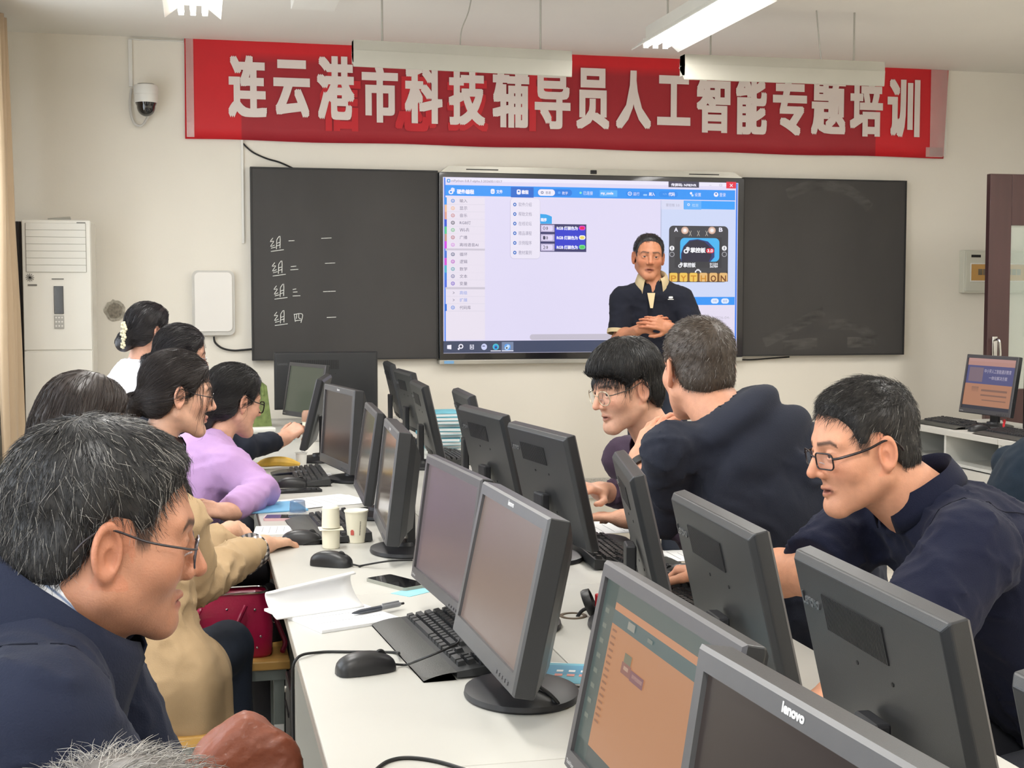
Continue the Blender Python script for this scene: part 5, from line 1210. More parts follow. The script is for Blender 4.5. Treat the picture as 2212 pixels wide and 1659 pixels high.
def person(label, head, yaw, pitch=0, roll=0, s=1.0, skin=(196,146,116), res=.003, hres=None, face={}, hair={}, body=90, pelvis=None, lean=.12, sh=.185, shz=-.055, shf=0.0, arms=None, top=None, trousers=(40,42,52), seated=True, neck=None, neckr=.054,
           spec_glasses=None, cloth_res=.009, lip=(150,84,76), brow=(40,32,28), stubble=0, bulk=1.0, kz=-.05, marks=(), vskin=False):
    Hc = dep(*head) if len(head) == 3 and head[2] < 50 else np.array(head[1:]); ya = D(yaw)
    fw = np.array((math.cos(ya)*math.cos(D(pitch)), math.sin(ya)*math.cos(D(pitch)), -math.sin(D(pitch)))); rt = np.array((math.sin(ya), -math.cos(ya), 0)); up = np.cross(rt, fw)
    cr, sr = math.cos(D(roll)), math.sin(D(roll)); rt, up = rt*cr+up*sr, up*cr-rt*sr
    R = np.stack([rt, fw, up], 1); R32 = R.astype(f32); H32 = Hc.astype(f32)
    loc = lambda p: ((p-H32)@R32)/s
    fb = np.array((math.cos(D(body)), math.sin(D(body)), 0)); sb = np.array((fb[1], -fb[0], 0))     # sb: person's right
    N = np.array(neck, float) if neck is not None else Hc-up*.135*s-fw*.035*s-np.array((0, 0, .03))-fb*.015
    Pv = np.array(pelvis, float) if pelvis is not None else np.array((N[0]-fb[0]*lean, N[1]-fb[1]*lean, .55 if seated else .95))
    spine = nrm_(N-Pv); Cc = N*.70+Pv*.30-fb*.02; Ab = N*.34+Pv*.66
    chf = nrm_(np.cross(spine, np.cross(fb, spine))); chR = np.stack([nrm_(np.cross(chf, spine)), chf, spine], 1)
    Sh = [N+sb*k*sh+np.array((0, 0, shz))+fb*shf for k in (1, -1)]       # right, left
    # arms: list of (elbow, wrist, hand frame or None, hand options) for right and left
    dft = []
    for i, k in enumerate((1, -1)):
        el = Sh[i]+fb*.10+sb*k*.03-np.array((0, 0, .27)); wr = el+fb*.22-sb*k*.08-np.array((0, 0, .02)); dft.append(dict(el=el, wr=wr))
    arms = arms or [None, None]; A = []
    for i in (0, 1):
        d_ = dict(dft[i]); d_.update(arms[i] or {}); A.append(d_)
    root = empty('person', (Pv[0], Pv[1], 0), 0, label, 'person'); inv = np.array((Pv[0], Pv[1], 0))
    RM = Matrix.Translation((-Pv[0], -Pv[1], 0))
    HM = RM@frameM(Hc, rt*s, fw*s, up*s)
    sk = np.array(lin(skin)); hc = np.array(lin(hair.get('col', (30,26,24))))
    # ------- body: head and neck
    def bodyfn(p):
        d = head_fn(loc(p), face)*s
        nk = cap(p, Hc-up*.05*s-fw*.022*s, N-spine*.02, neckr*.98, neckr*1.12)
        d = smin(d, nk, .018)
        if vskin: d = smin(d, ell(p, N+fb*.022-V3_(0, 0, .05), (.068, .056, .075), chR), .03)
        return d
    ext = .19*s; lo = np.minimum(Hc-ext, N-.10-.08*vskin); hi = np.maximum(Hc+ext, N+.10+.05*vskin)
    V, Q = surfnet(bodyfn, lo, hi, res)
    q = loc(V.astype(f32)); ax = np.abs(q[:, 0])
    C = np.tile(sk, (len(V), 1)); 
    def mixc(w, c): 
        nonlocal C
        w = np.clip(w, 0, 1)[:, None]; C = C*(1-w)+np.array(c)*w
    red = sk*np.array((1.06, .80, .74))
    mixc(np.exp(-((ax-.045)/.022)**2-((q[:, 2]+.022)/.022)**2)*(q[:, 1] > .03)*.55, red)
    mixc(np.exp(-((ax)/.016)**2-((q[:, 2]+.028)/.016)**2)*(q[:, 1] > .08)*.5, red)
    mixc((ax > .073)*(q[:, 1] < .02)*(np.abs(q[:, 2]) < .045)*.45, red)
    lw = np.exp(-((q[:, 2]+.064)/.0075)**4)*np.exp(-(ax/.022)**6)*(q[:, 1] > .075); mixc(lw*.75, lin(lip))
    mixc(np.exp(-((q[:, 2]+.0633+face.get('mouth', 0)*.5)/(.0012+face.get('mouth', 0)*.7))**2)*(ax < .022)*(q[:, 1] > .07)*.7, np.array(lin((70,30,28))))
    bz = .0265+.004*np.clip((ax-.015)/.03, 0, 1)-.010*np.clip((ax-.040)/.014, 0, 1); bw = np.exp(-((q[:, 2]-bz)/.0042)**4)*(ax > .010)*(ax < .052)*(q[:, 1] > .05); mixc(bw*.85, lin(brow))
    mixc(np.exp(-((q[:, 2]-.0095)/.0016)**2-((ax-.031)/.014)**4)*(q[:, 1] > .07)*.6, sk*.25)
    if stubble: mixc(((np.exp(-((q[:, 2]+.085)/.035)**2)*(q[:, 1] > -.01)+np.exp(-((q[:, 2]+.05)/.008)**2)*(ax < .025))*stubble)*(1-lw), sk*.45)
    for (mx_, my_, mz_, mr_) in marks: mixc(np.exp(-(((q-np.array((mx_, my_, mz_)))**2).sum(1))/mr_**2)*.7, sk*.3)
    if hair: mixc(np.clip(hairline(q, hair['hairline'])/.012, 0, 1)*(((q-np.array((0, -.012, .035)))**2).sum(1) > .04**2)*(np.abs(q[:, 0]) < .081)*hair.get('scalp', .85)*(q[:, 2] > -.09), hc)
    parts = [(V, Q, C)]; short_ = bool((top or {}).get('short'))
    # ------- arms with hands (skin)
    for i, k in enumerate((1, -1)):
        a = A[i]; el, wr = np.array(a['el'], float), np.array(a['wr'], float)
        if not a.get('skin', True): continue
        yv = a.get('dir'); yv = nrm_(wr-el) if yv is None else nrm_(yv); zv = a.get('dorsal', np.array((0, 0, 1.)))
        HR = frame(yv, zv); 
        mir = 1 if a.get('thumb_side', None) is None else a['thumb_side']
        if np.dot(HR[:, 0], -sb*k) < 0 and a.get('thumb_side') is None: mir = -1
        R3 = HR.astype(f32); w32 = wr.astype(f32); ho = dict(a.get('hand', {})); hs = ho.get('s', .95); ho['s'] = hs
        def armfn(p):
            qq = (p-w32)@R3; qq = qq*np.array((mir, 1, 1), f32)
            d = hand_fn(qq, ho)
            fa = cap(p, el, wr, .043*a.get('fat', 1), .0255*a.get('fat', 1)) if short_ else cap(p, el, wr, .033, .0255)
            if short_: fa = smin(fa, ell(p, el*.7+wr*.3, (.047,)*3), .03)
            return smin(d, fa, .02)
        ext_ = .03+.2*hs; lo = np.minimum(np.minimum(el, wr)-.07, wr-ext_); hi = np.maximum(np.maximum(el, wr)+.07, wr+ext_)
        V, Q = surfnet(armfn, lo, hi, a.get('res', max(res*1.15, .0032) if 'dir' in a else .012)); C = np.tile(sk, (len(V), 1)); qq = ((V-wr)@HR)/hs
        rw = np.clip((qq[:, 1]-.07)/.08, 0, 1)[:, None]*.5; C = C*(1-rw)+sk*np.array((1.05, .82, .76))*rw
        parts.append((V, Q, C))
    # ------- covered trunk and legs, coarse
    hip = [Pv+sb*k*.085 for k in (1, -1)]
    if seated:
        kn = [h_+fb*.40+sb*k*.03+np.array((0, 0, kz)) for h_, k in zip(hip, (1, -1))]; an = [np.array((x[0]+fb[0]*.03, x[1]+fb[1]*.03, .10)) for x in kn]
    else:
        kn = [h_+np.array((0, 0, -.43))+fb*.02 for h_ in hip]; an = [np.array((x[0]-fb[0]*.02, x[1]-fb[1]*.02, .09)) for x in kn]
    def corefn(p):
        d = ell(p, Cc, (.13*bulk, .085*bulk, .16), chR); d = smin(d, ell(p, Ab, (.12*bulk, .08, .15), chR), .05); d = smin(d, ell(p, Pv, (.13, .09, .09), chR), .05); d = smin(d, cap(p, N, Cc, .05, .06), .04)
        for i in (0, 1):
            d = smin(d, cap(p, Cc*.3+Sh[i]*.7, Sh[i], .04, .035), .02); d = smin(d, cap(p, Sh[i], A[i]['el'], .036, .030), .02); d = smin(d, cap(p, A[i]['el'], A[i]['wr'], .030, .02), .01)
            d = smin(d, cap(p, hip[i], kn[i], .06, .045), .03); d = smin(d, cap(p, kn[i], an[i], .04, .03), .02)
        return d
    al = np.array([N, Pv, Cc, *Sh, *kn, *an, *[a['el'] for a in A], *[a['wr'] for a in A]], float)
    V, Q = surfnet(corefn, al.min(0)-.16, al.max(0)+.16, .02); parts.append((V, Q, np.tile(sk, (len(V), 1))))
    V, Q, C = join_np(parts); bo = obj('body', np_mesh('body', V, Q, C, m_skin), None, root, RM)
    for k in (1, -1):
        e = obj('eye', EYE, None, root, HM@Matrix.Translation((k*.031, .0705, .004)))
    # ------- hair
    if hair:
        hf = lambda p: hair_fn(p, hair)
        ex = hair.get('box', ((-.12, -.16, -.13), (.12, .13, .16)))
        V, Q = surfnet(hf, ex[0], ex[1], hair.get('res', .0045)); n1 = len(V); rg = RNG_(11)
        var = (.85+.3*rg.random(n1))[:, None]; C = hc*var
        P2 = [(V, Q, C)]
        for st in hair.get('strands', []):
            keep = np.nonzero(hairline(V.astype(f32), hair['hairline']) > st.get('min', .002))[0] if not st.get('all') else np.arange(n1)
            if 'where' in st: keep = keep[st['where'](V[keep])]
            if len(keep) == 0: continue
            id_ = rg.choice(keep, st['n']); roots = V[id_]+rg.normal(size=(st['n'], 3))*.0015
            both = (lambda p: np.minimum(hair_fn(p, hair), head_fn(p, face)-.002)) 
            sv, sq = strands(both, roots, st['flow'], st['seg'], st['len']/st['seg'], st.get('lift', .3), st['r'], st.get('hug', True), st.get('jit', .25), st.get('droop', 0), st.get('seed', 5))
            m_ = len(sv)//st['n']; cc = np.tile(hc, (st['n'], 1))*rg.uniform(.7, 1.5, (st['n'], 1))
            gr = rg.random(st['n']) < st.get('grey', 0); cc[gr] = np.array(lin((168,164,158)))*rg.uniform(.5, 1.0, (gr.sum(), 1))
            P2.append((sv, sq, np.repeat(cc, m_, 0)))
        V, Q, C = join_np(P2); obj('hair', np_mesh('hair', V, Q, C, m_hair), None, root, HM)
    if spec_glasses: glasses(root, HM, spec_glasses)
    # ------- clothes
    tp = top or {}; bk = bulk; amp = tp.get('folds', .004); cuff = tp.get('cuff', .93); short = tp.get('short')
    tr = tp.get('r', 1.0)
    def topfn(p):
        d = ell(p, Cc, (.178*bk, .122*bk, .20), chR); d = smin(d, ell(p, Ab, (.165*bk, .120*bk, .17), chR), .07); d = smin(d, ell(p, Pv+spine*.02, (.178*bk, .13*bk, .13), chR), .06)
        d = smin(d, cap(p, N-spine*.03, Cc, .066, .09), .05)
        for i in (0, 1):
            el = np.array(A[i]['el'], float); wr = np.array(A[i]['wr'], float)
            d = smin(d, cap(p, N*.85+Cc*.15-spine*.02, Sh[i], .058, .064*tr), .05)
            if short:
                e2 = Sh[i]*(1-short)+el*short; s_ = cap(p, Sh[i], e2, .066*tr, .064*tr); s_ = np.maximum(s_, (p-e2.astype(f32))@nrm_(el-Sh[i]).astype(f32)); d = smin(d, s_, .025)
            else:
                e2 = el*(1-cuff)+wr*cuff; s_ = smin(cap(p, Sh[i], el, .064*tr, .052*tr), cap(p, el, e2, .052*tr, .040*tr), .015)
                s_ = s_-.0035*amp/.004*np.exp(-((np.linalg.norm(p-el.astype(f32), axis=1))/.09)**2)*np.sin(70*((p-el.astype(f32))@nrm_(wr-Sh[i]).astype(f32))+3*noise3(p, 9, 2))
                s_ = np.maximum(s_, ((p-e2.astype(f32))@nrm_(wr-el).astype(f32))-.0)
                d = smin(d, s_, .02)
        rd = 1-np.abs(noise3(p*np.array((1, 1, .8), f32), 24, 6))*2.2; rd2 = 1-np.abs(noise3(p*np.array((1, 1, .7), f32), 40, 12))*2.4
        d = d-amp*noise3(p, 13, 4)-amp*.8*np.clip(rd, 0, 1)**2-amp*.5*np.clip(rd2, 0, 1)**2+amp*.4
        if 'extra' in tp: d = tp['extra'](p, d, dict(N=N, Pv=Pv, C=Cc, spine=spine, fb=fb, sb=sb, Sh=Sh, up=up))
        hem = tp.get('hem', -.13); d = smax(d, -((p-(Pv+spine*hem).astype(f32))@spine.astype(f32)), .01)
        return smax(d, -cap(p, Hc-up*.04, N+spine*tp.get('neck', .005), neckr*1.05, neckr*1.10), .006)
    ap = np.array([N, Pv, Cc, *Sh, *[a['el'] for a in A], *[a['wr'] for a in A]], float)
    V, Q = surfnet(topfn, ap.min(0)-.22, ap.max(0)+.22, cloth_res)
    cm = tp.get('mat') or mat('cloth_%02x%02x%02x' % tuple(tp.get('col', (60,60,70))), tp.get('col', (60,60,70)), .92, var=.07, vscale=12, bump=.4, bscale=420, sheen=.03, spec=.2)
    obj(tp.get('name', 'shirt'), np_mesh('top', V, Q, None, cm), None, root, RM)
    def trfn(p):
        d = ell(p, Pv-spine*.02, (.17*bk, .125*bk, .11), chR)
        for i in (0, 1): d = smin(d, cap(p, hip[i], kn[i], .088, .068), .04); d = smin(d, cap(p, kn[i], an[i], .066, .058), .02)
        return np.maximum(d-.003*noise3(p, 14, 8), .07-p[:, 2])
    tm = trousers if not isinstance(trousers, tuple) else mat('trousers_%02x%02x%02x' % trousers, trousers, .85, var=.08, vscale=10, bump=.3, bscale=400)
    bp2 = np.array([Pv, *kn, *an], float); V, Q = surfnet(trfn, bp2.min(0)-.2, bp2.max(0)+.2, .014); obj('trousers', np_mesh('trousers', V, Q, None, tm), None, root, RM)
    for i in (0, 1):
        c = an[i]; sh_ = MB(); fr_ = lambda a, b, cc: tuple(np.array((c[0], c[1], 0))+sb*a+fb*b+np.array((0, 0, cc)))
        V = []; 
        for z, g_ in ((.0, 1), (.02, 1.02), (.05, .92), (.085, .6)):
            for a_, b_ in [(.045*math.cos(t)*g_, (.135*math.sin(t)*(g_ if math.sin(t) > 0 else 1)+.045*(1 if z < .06 else .0))) for t in np.linspace(0, 2*PI, 21)[:-1]]: V.append(fr_(a_, b_ if z < .06 else b_*.6, z))
        Fc = [(k*20+j, k*20+(j+1) % 20, k*20+20+(j+1) % 20, k*20+20+j) for k in range(3) for j in range(20)]+[tuple(range(19,-1,-1)), tuple(60+j for j in range(20))]
        sh_.add(V, Fc).build('shoe', mat('shoe_black', (30,28,28), .4), root, True, M=RM)
    return dict(root=root, RM=RM, HM=HM, N=N, Hc=Hc, fw=fw, up=up, rt=rt, fb=fb, sb=sb, spine=spine, Sh=Sh, A=A, C=Cc, Pv=Pv, topfn=topfn)
def radial(c):
    c = np.array(c, f32)
    def f(p): d = p-c; return d/(np.linalg.norm(d, axis=1, keepdims=True)+1e-6)
    return f
def toward(c):
    c = np.array(c, f32)
    def f(p): d = c-p; return d/(np.linalg.norm(d, axis=1, keepdims=True)+1e-6)
    return f
def wl(R, pts): return [tuple(p) for p in pts]

def ring(t, P, name, c, axis, r0, r1, wid, m, off=0):
    a = nrm_(axis); u = nrm_(np.cross(a, (0.1, .2, 1))); v = np.cross(a, u); rows = []
    for z, k in ((-wid/2, 0), (-wid/2, 1), (wid/2, 1), (wid/2, 0), (-wid/2, 0)):
        R_ = (r1 if z > 0 else r0)+(.002 if k else -.004); rows.append([np.array(c)+a*(z+off)+(u*math.cos(th)+v*math.sin(th))*R_ for th in np.linspace(0, 2*PI, 33)])
    return MB().grid(rows).build(name, m, t, True, M=P['RM'], angle=.8)
def col_(P, name, m, up=.02, fwd=0, tilt=.5, r=.066, hgt=.035, **k):
    ax = nrm_(P['up']*.5+np.array((0, 0, .5))+P['fb']*tilt); o = collar(P['root'], name, P['N']+np.array((0, 0, up))+P['fb']*fwd, ax, P['fb'], r, hgt, m, **k); o.matrix_basis = P['RM']; return o

def seam(P, i, frac=.62, m=None, r=.0011, name='sleeve_seam'):
    """stitched line where the sleeve meets the shoulder, laid on the cloth"""
    N_, S_ = P['N'], P['Sh'][i]; c = N_*(1-frac)+S_*frac-np.array((0, 0, .03)); ax = nrm_((S_-N_)+np.array((0, 0, -.02))); u = nrm_(np.cross(ax, P['fb'])); v = np.cross(ax, u); pts = []
    for th in np.linspace(0, 2*PI, 49)[:-1]:
        d = u*math.cos(th)+v*math.sin(th); tt = np.linspace(.02, .17, 120); q = (c[None]+tt[:, None]*d[None]).astype(f32); f = P['topfn'](q); k = np.nonzero(f > 0)[0]
        if len(k): pts.append(c+d*(tt[k[0]]+.0003))
    run = []; out = []
    for p in pts:
        if run and np.linalg.norm(p-run[-1]) > .035:
            if len(run) > 5: out.append(run)
            run = []
        run.append(p)
    if len(run) > 5: out.append(run)
    for rn in out: MB().tube(rn, r, 6).build(name, m, P['root'], True, M=P['RM'])

# brown leather bag body
def bagfn(p):
    q = p; d = q[:, 2]*0-1
    def pl(n, c): n = nrm_(n); return q@n.astype(f32)-float(n@np.array(c))
    pk = (.0, 0, .285)
    d = pl((-.56, 0, .83), pk); d = smax(d, pl((.60, 0, .80), pk), .025); d = smax(d, pl((1, 0, .12), (.098, 0, .12)), .03); d = smax(d, pl((-1, 0, .1), (-.105, 0, .12)), .03)
    d = smax(d, pl((0, -1, .28), (0, -.085, .08)), .02); d = smax(d, pl((0, 1, .28), (0, .085, .08)), .03); d = smax(d, -q[:, 2], .015)
    return d-.004*noise3(p, 30, 31)-.003*np.clip(1-np.abs(noise3(p, 45, 33))*2.5, 0, 1)**2
V, Q = surfnet(bagfn, (-.16, -.14, -.03), (.16, .14, .34), .005); obj('body', np_mesh('bag', V, Q, None, m_brl), None, BAG)
m_brd = mat('brown_leather_dark', (88,42,28), .45)
def onbag(x, z):
    y = np.linspace(-.14, .05, 400); d = bagfn(np.stack([np.full(400, x), y, np.full(400, z)], 1).astype(f32)); k = np.argmax(d < 0); return (x, y[k]-.001, z)
MB().tube(spline([onbag(-.075, .19), onbag(-.03, .185), onbag(.02, .145), onbag(.06, .10), onbag(.09, .06)], 6), .0032, 6).build('seam', m_brd, BAG, True)
MB().tube(spline([onbag(-.07, .175), onbag(-.03, .172), onbag(.02, .132), onbag(.06, .087), onbag(.085, .05)], 6), .0014, 6).build('stitching', m_brl, BAG, True)
MB().tube(spline([(-.10,-.02,.16),(-.125,-.06,.225),(-.105,-.09,.232),(-.085,-.115,.16),(-.065,-.135,.07),(-.05,-.12,.004)], 6), .007, 8).build('strap', m_brl, BAG, True)
V3 = lambda *a: np.array(a, float)
cloth = lambda n, c, **k: mat('cloth_'+n, c, k.pop('rough', .85), var=.07, vscale=12, bump=.35, bscale=k.pop('bscale', 420), sheen=.03, spec=.2, **k)
# ---- man in the navy suit, front left
p1 = person('man in navy suit jacket and thin-framed glasses in the left foreground, looking right', (228, 1160, 1.5), yaw=12, pitch=9, s=1.0, skin=(178,127,101), res=.0022, body=0, sh=.19, neck=dep(118, 1345, 1.5), lean=.16,
    face=dict(jaw=1.14, eye=.0034, chin=.012), neckr=.068, stubble=.12, marks=[(.060,.045,-.045,.0022),(.056,.055,-.035,.0018),(.066,.03,-.06,.0015)],
    hair=dict(hairline='man', col=(30,29,30), th=.014, side=.005, rough=1.2, scalp=.8, res=.0035,
        strands=[dict(n=7500, flow=radial((0,-.05,.14)), seg=3, len=.020, lift=.22, r=.00034, jit=.28, grey=.14, hug=False), dict(n=1500, flow=radial((0,-.05,.14)), seg=3, len=.016, lift=.08, r=.0004, jit=.2, grey=.3, hug=False, all=True)]),
    spec_glasses=dict(name='thin', col=(86,82,88), th=.0011, tt=.0013, w=.052, h=.032, tcol=(40,34,38)), cloth_res=.006, bulk=1.12,
    arms=[dict(el=dep(300,1900,1.36), wr=dep(470,2050,1.42)), dict(wr=dep(480,2080,1.55))],
    top=dict(name='suit_jacket', col=(30,35,52), folds=.006, neck=.0, r=1.08), trousers=(34,38,52))
m_suit = MATS['cloth_1e2334']
m_shirt1 = cloth('stripe', (205,212,226)); 
nt = m_shirt1.node_tree; wv = nt.nodes.new('ShaderNodeTexWave'); wv.inputs['Scale'].default_value = 42; wv.bands_direction = 'DIAGONAL'; tc = nt.nodes.new('ShaderNodeTexCoord'); nt.links.new(tc.outputs['Object'], wv.inputs['Vector'])
cr_ = nt.nodes.new('ShaderNodeValToRGB'); cr_.color_ramp.elements[0].color = (*lin((120,138,172)), 1); cr_.color_ramp.elements[1].color = (*lin((228,230,236)), 1); cr_.color_ramp.elements[1].position = .35; nt.links.new(wv.outputs[0], cr_.inputs[0]); nt.links.new(cr_.outputs[0], nt.nodes['Principled BSDF'].inputs['Base Color'])
col_(p1, 'shirt_collar', m_shirt1, up=.030, fwd=.004, tilt=.55, r=.071, hgt=.036, open_=.25, fold=.010, drop=.05, tip=.03)
col_(p1, 'jacket_collar', m_suit, up=.010, tilt=.58, r=.084, hgt=.030, open_=.3, fold=.024, drop=.075, tip=.05, th=.004)
m_seam1 = cloth('suit_seam', (22,25,38)); seam(p1, 0, .66, m_seam1)
# ---- woman in the beige trench coat
def skirt(p, d, k):
    Pv_ = k['Pv']; f = k['fb']; sd = k['sb']
    d = smin(d, cap(p, Pv_+sd*.07, Pv_+sd*.09+f*.12-V3(0,0,.02), .12, .11), .05)
    h_ = cap(p, Pv_+sd*.10+f*.02+V3(0,0,-.02), Pv_+sd*.13+f*.06-V3(0,0,.26), .11, .10)
    h_ = h_-.010*np.sin(55*((p-Pv_.astype(f32))@(f*.9+sd*.4).astype(f32))+2*noise3(p, 6, 21))
    return smin(d, h_, .05)
p2 = person('woman in beige trench coat with plaid cuffs and brown hair behind the navy suit', (186, 925, 3.2), yaw=28, pitch=12, s=.96, skin=(214,168,140), res=.004, body=74, pelvis=np.append(dep(285,1500,3.15)[:2], .55), neck=dep(235,1080,3.2), sh=.165,
    hair=dict(hairline='woman', col=(38,28,24), th=.020, side=.016, ears=0, box=((-.15,-.17,-.26),(.15,.13,.17)), extra=[((.062,-.03,.02),(.075,-.05,-.18),.036,.030),((-.062,-.03,.02),(-.075,-.05,-.18),.036,.030),((0,-.08,0),(0,-.09,-.18),.06,.05)],
        strands=[dict(n=2200, flow=lambda p: np.stack([p[:,0]*3, np.clip(-p[:,1], -.05, .05)*0-.2, np.full(len(p), -1.)], 1).astype(f32), seg=6, len=.14, lift=.02, r=.0008, jit=.12, all=True)]),
    arms=[dict(el=dep(418,1262,3.3), wr=dep(566,1178,3.68), dir=dep(665,1160,3.85)-dep(566,1178,3.68), dorsal=(-.15,-.1,1), hand=dict(curl=[(.35,.45,.3),(.3,.4,.3),(.35,.45,.35),(.45,.5,.4)], s=.98)),
          dict(el=dep(420,1215,3.75), wr=dep(497,1147,3.85), dir=dep(560,1140,4.0)-dep(497,1147,3.85), dorsal=(0,-.8,.6), hand=dict(curl=[(.9,.9,.5)]*4, s=.9))],
    top=dict(name='trench_coat', col=(176,150,116), folds=.011, hem=-.34, cuff=.80, r=1.12, extra=skirt), trousers=(40,50,68), cloth_res=.008, kz=-.02)
m_plaid = mat('plaid', (30,30,30), .8); nt = m_plaid.node_tree; ck1 = []
tcn = nt.nodes.new('ShaderNodeTexCoord'); 
def stripes(d):
    w_ = nt.nodes.new('ShaderNodeTexWave'); w_.bands_direction = d; w_.inputs['Scale'].default_value = 22; nt.links.new(tcn.outputs['Object'], w_.inputs['Vector']); g_ = nt.nodes.new('ShaderNodeMath'); g_.operation = 'GREATER_THAN'; g_.inputs[1].default_value = .5; nt.links.new(w_.outputs[0], g_.inputs[0]); return g_.outputs[0]
ad = nt.nodes.new('ShaderNodeMath'); ad.operation = 'ADD'; nt.links.new(stripes('X'), ad.inputs[0]); nt.links.new(stripes('Z'), ad.inputs[1])
dv = nt.nodes.new('ShaderNodeMath'); dv.operation = 'MULTIPLY'; dv.inputs[1].default_value = .5; nt.links.new(ad.outputs[0], dv.inputs[0])
rp = nt.nodes.new('ShaderNodeValToRGB'); rp.color_ramp.interpolation = 'CONSTANT'; rp.color_ramp.elements[0].color = (*lin((28,26,28)), 1); rp.color_ramp.elements[1].color = (*lin((225,220,214)), 1); rp.color_ramp.elements[1].position = .75
e_ = rp.color_ramp.elements.new(.3); e_.color = (*lin((120,112,112)), 1); nt.links.new(dv.outputs[0], rp.inputs[0]); nt.links.new(rp.outputs[0], nt.nodes['Principled BSDF'].inputs['Base Color'])
el, wr = [np.array(p2['A'][0][k]) for k in ('el', 'wr')]; ring(p2['root'], p2, 'plaid_cuff', el*.24+wr*.76, wr-el, .050, .046, .075, m_plaid)
# ---- woman with glasses and low ponytail
pony = dict(hairline='woman', col=(34,27,26), th=.013, side=.010, box=((-.12,-.20,-.27),(.12,.13,.16)), extra=[((0,-.09,-.025),(0,-.13,-.05),.034,.026),((0,-.13,-.05),(0,-.115,-.22),.028,.010)],
    strands=[dict(n=2400, flow=toward((0,-.13,-.04)), seg=6, len=.13, lift=.02, r=.0007, jit=.08), dict(n=70, flow=lambda p: np.tile(np.array((0,.05,-1), f32), (len(p), 1)), where=lambda v: (v[:,1] > .035)*(v[:,2] < .075), seg=6, len=.11, lift=.02, r=.0007, jit=.12, all=True)])
p3 = person('woman with low ponytail, thin glasses and black collar, in profile beside the purple sweater', (386, 852, 4.0), yaw=10, pitch=8, s=1.0, skin=(216,170,146), res=.0032, body=0, lean=.10, sh=.165, neckr=.046,
    face=dict(jaw=.93, nose=-.002), hair=pony, spec_glasses=dict(name='black_thin', col=(36,32,34), th=.0012, tt=.0014, w=.050, h=.038, r=.016), lip=(176,92,88),
    top=dict(name='jacket', col=(30,30,34), folds=.005), trousers=(44,44,50), cloth_res=.012)
m_leath = mat('black_leather', (24,24,28), .3, var=.08, coat=.3)
col_(p3, 'collar', m_leath, up=.01, tilt=.3, r=.062, hgt=.05, open_=.5, fold=.03, drop=.09, tip=.02)
# ---- woman in the purple sweater
p4 = person('woman in lilac sweater and dark-rimmed glasses leaning on the desk', (506, 868, 4.75), yaw=30, pitch=12, s=.98, skin=(206,158,134), res=.004, body=15, lean=.20, sh=.165, neckr=.046,
    hair=dict(hairline='woman', col=(24,21,22), th=.018, side=.012, box=((-.12,-.18,-.2),(.12,.13,.16)), extra=[((0,-.09,-.02),(0,-.10,-.10),.045,.025)], strands=[dict(n=1500, flow=toward((0,-.12,-.04)), seg=5, len=.12, lift=.06, r=.0008, jit=.2)]),
    spec_glasses=dict(name='dark_rim', col=(40,34,32), th=.0022, tt=.002, w=.050, h=.040, r=.018),
    arms=[dict(el=dep(566,1062,4.5), wr=dep(492,1106,4.25), dir=dep(450,1098,4.2)-dep(505,1104,4.25), dorsal=(0,-.6,.8), hand=dict(curl=[(.4,.5,.4)]*4, s=.9)), dict(el=dep(545,1040,4.95), wr=dep(500,1050,4.8), hand=dict(s=.85))],
    top=dict(name='sweater', col=(186,150,196), folds=.007, cuff=.93, r=1.1), trousers=(60,70,90), cloth_res=.009)
# ---- woman with hair tie behind
p5 = person('woman in dark jacket with hair tie and silver glasses reaching for a monitor', (393, 770, 5.5), yaw=12, pitch=10, s=.98, skin=(204,156,132), res=.005, body=5, lean=.12, sh=.165, neckr=.046,
    hair=dict(hairline='woman', col=(28,24,27), th=.015, side=.012, box=((-.12,-.20,-.24),(.12,.13,.16)), extra=[((0,-.09,-.025),(0,-.13,-.05),.034,.026),((0,-.13,-.05),(0,-.115,-.2),.028,.012)], strands=[dict(n=1200, flow=toward((0,-.13,-.04)), seg=5, len=.12, lift=.04, r=.001, jit=.15)]),
    spec_glasses=dict(name='silver', col=(170,166,170), th=.0013, tt=.0014, w=.048, h=.036, r=.014),
    arms=[dict(el=dep(528,968,5.35), wr=dep(612,948,5.55), dir=V3(.7,.35,.45), dorsal=(-.3,-.6,.7), hand=dict(curl=[(.9,1.0,.6)]*4, s=1.0)), None],
    top=dict(name='jacket', col=(32,36,46), folds=.006, cuff=.80), trousers=(40,42,52), cloth_res=.011)
ring(p5['root'], p5, 'hair_tie', p5['Hc']+(p5['fw']*-.128+p5['up']*-.045)*.98, p5['fw']*.6+p5['up']*.5, .03, .03, .02, mat('hair_tie', (40,34,40), .4, var=.5, vscale=90))
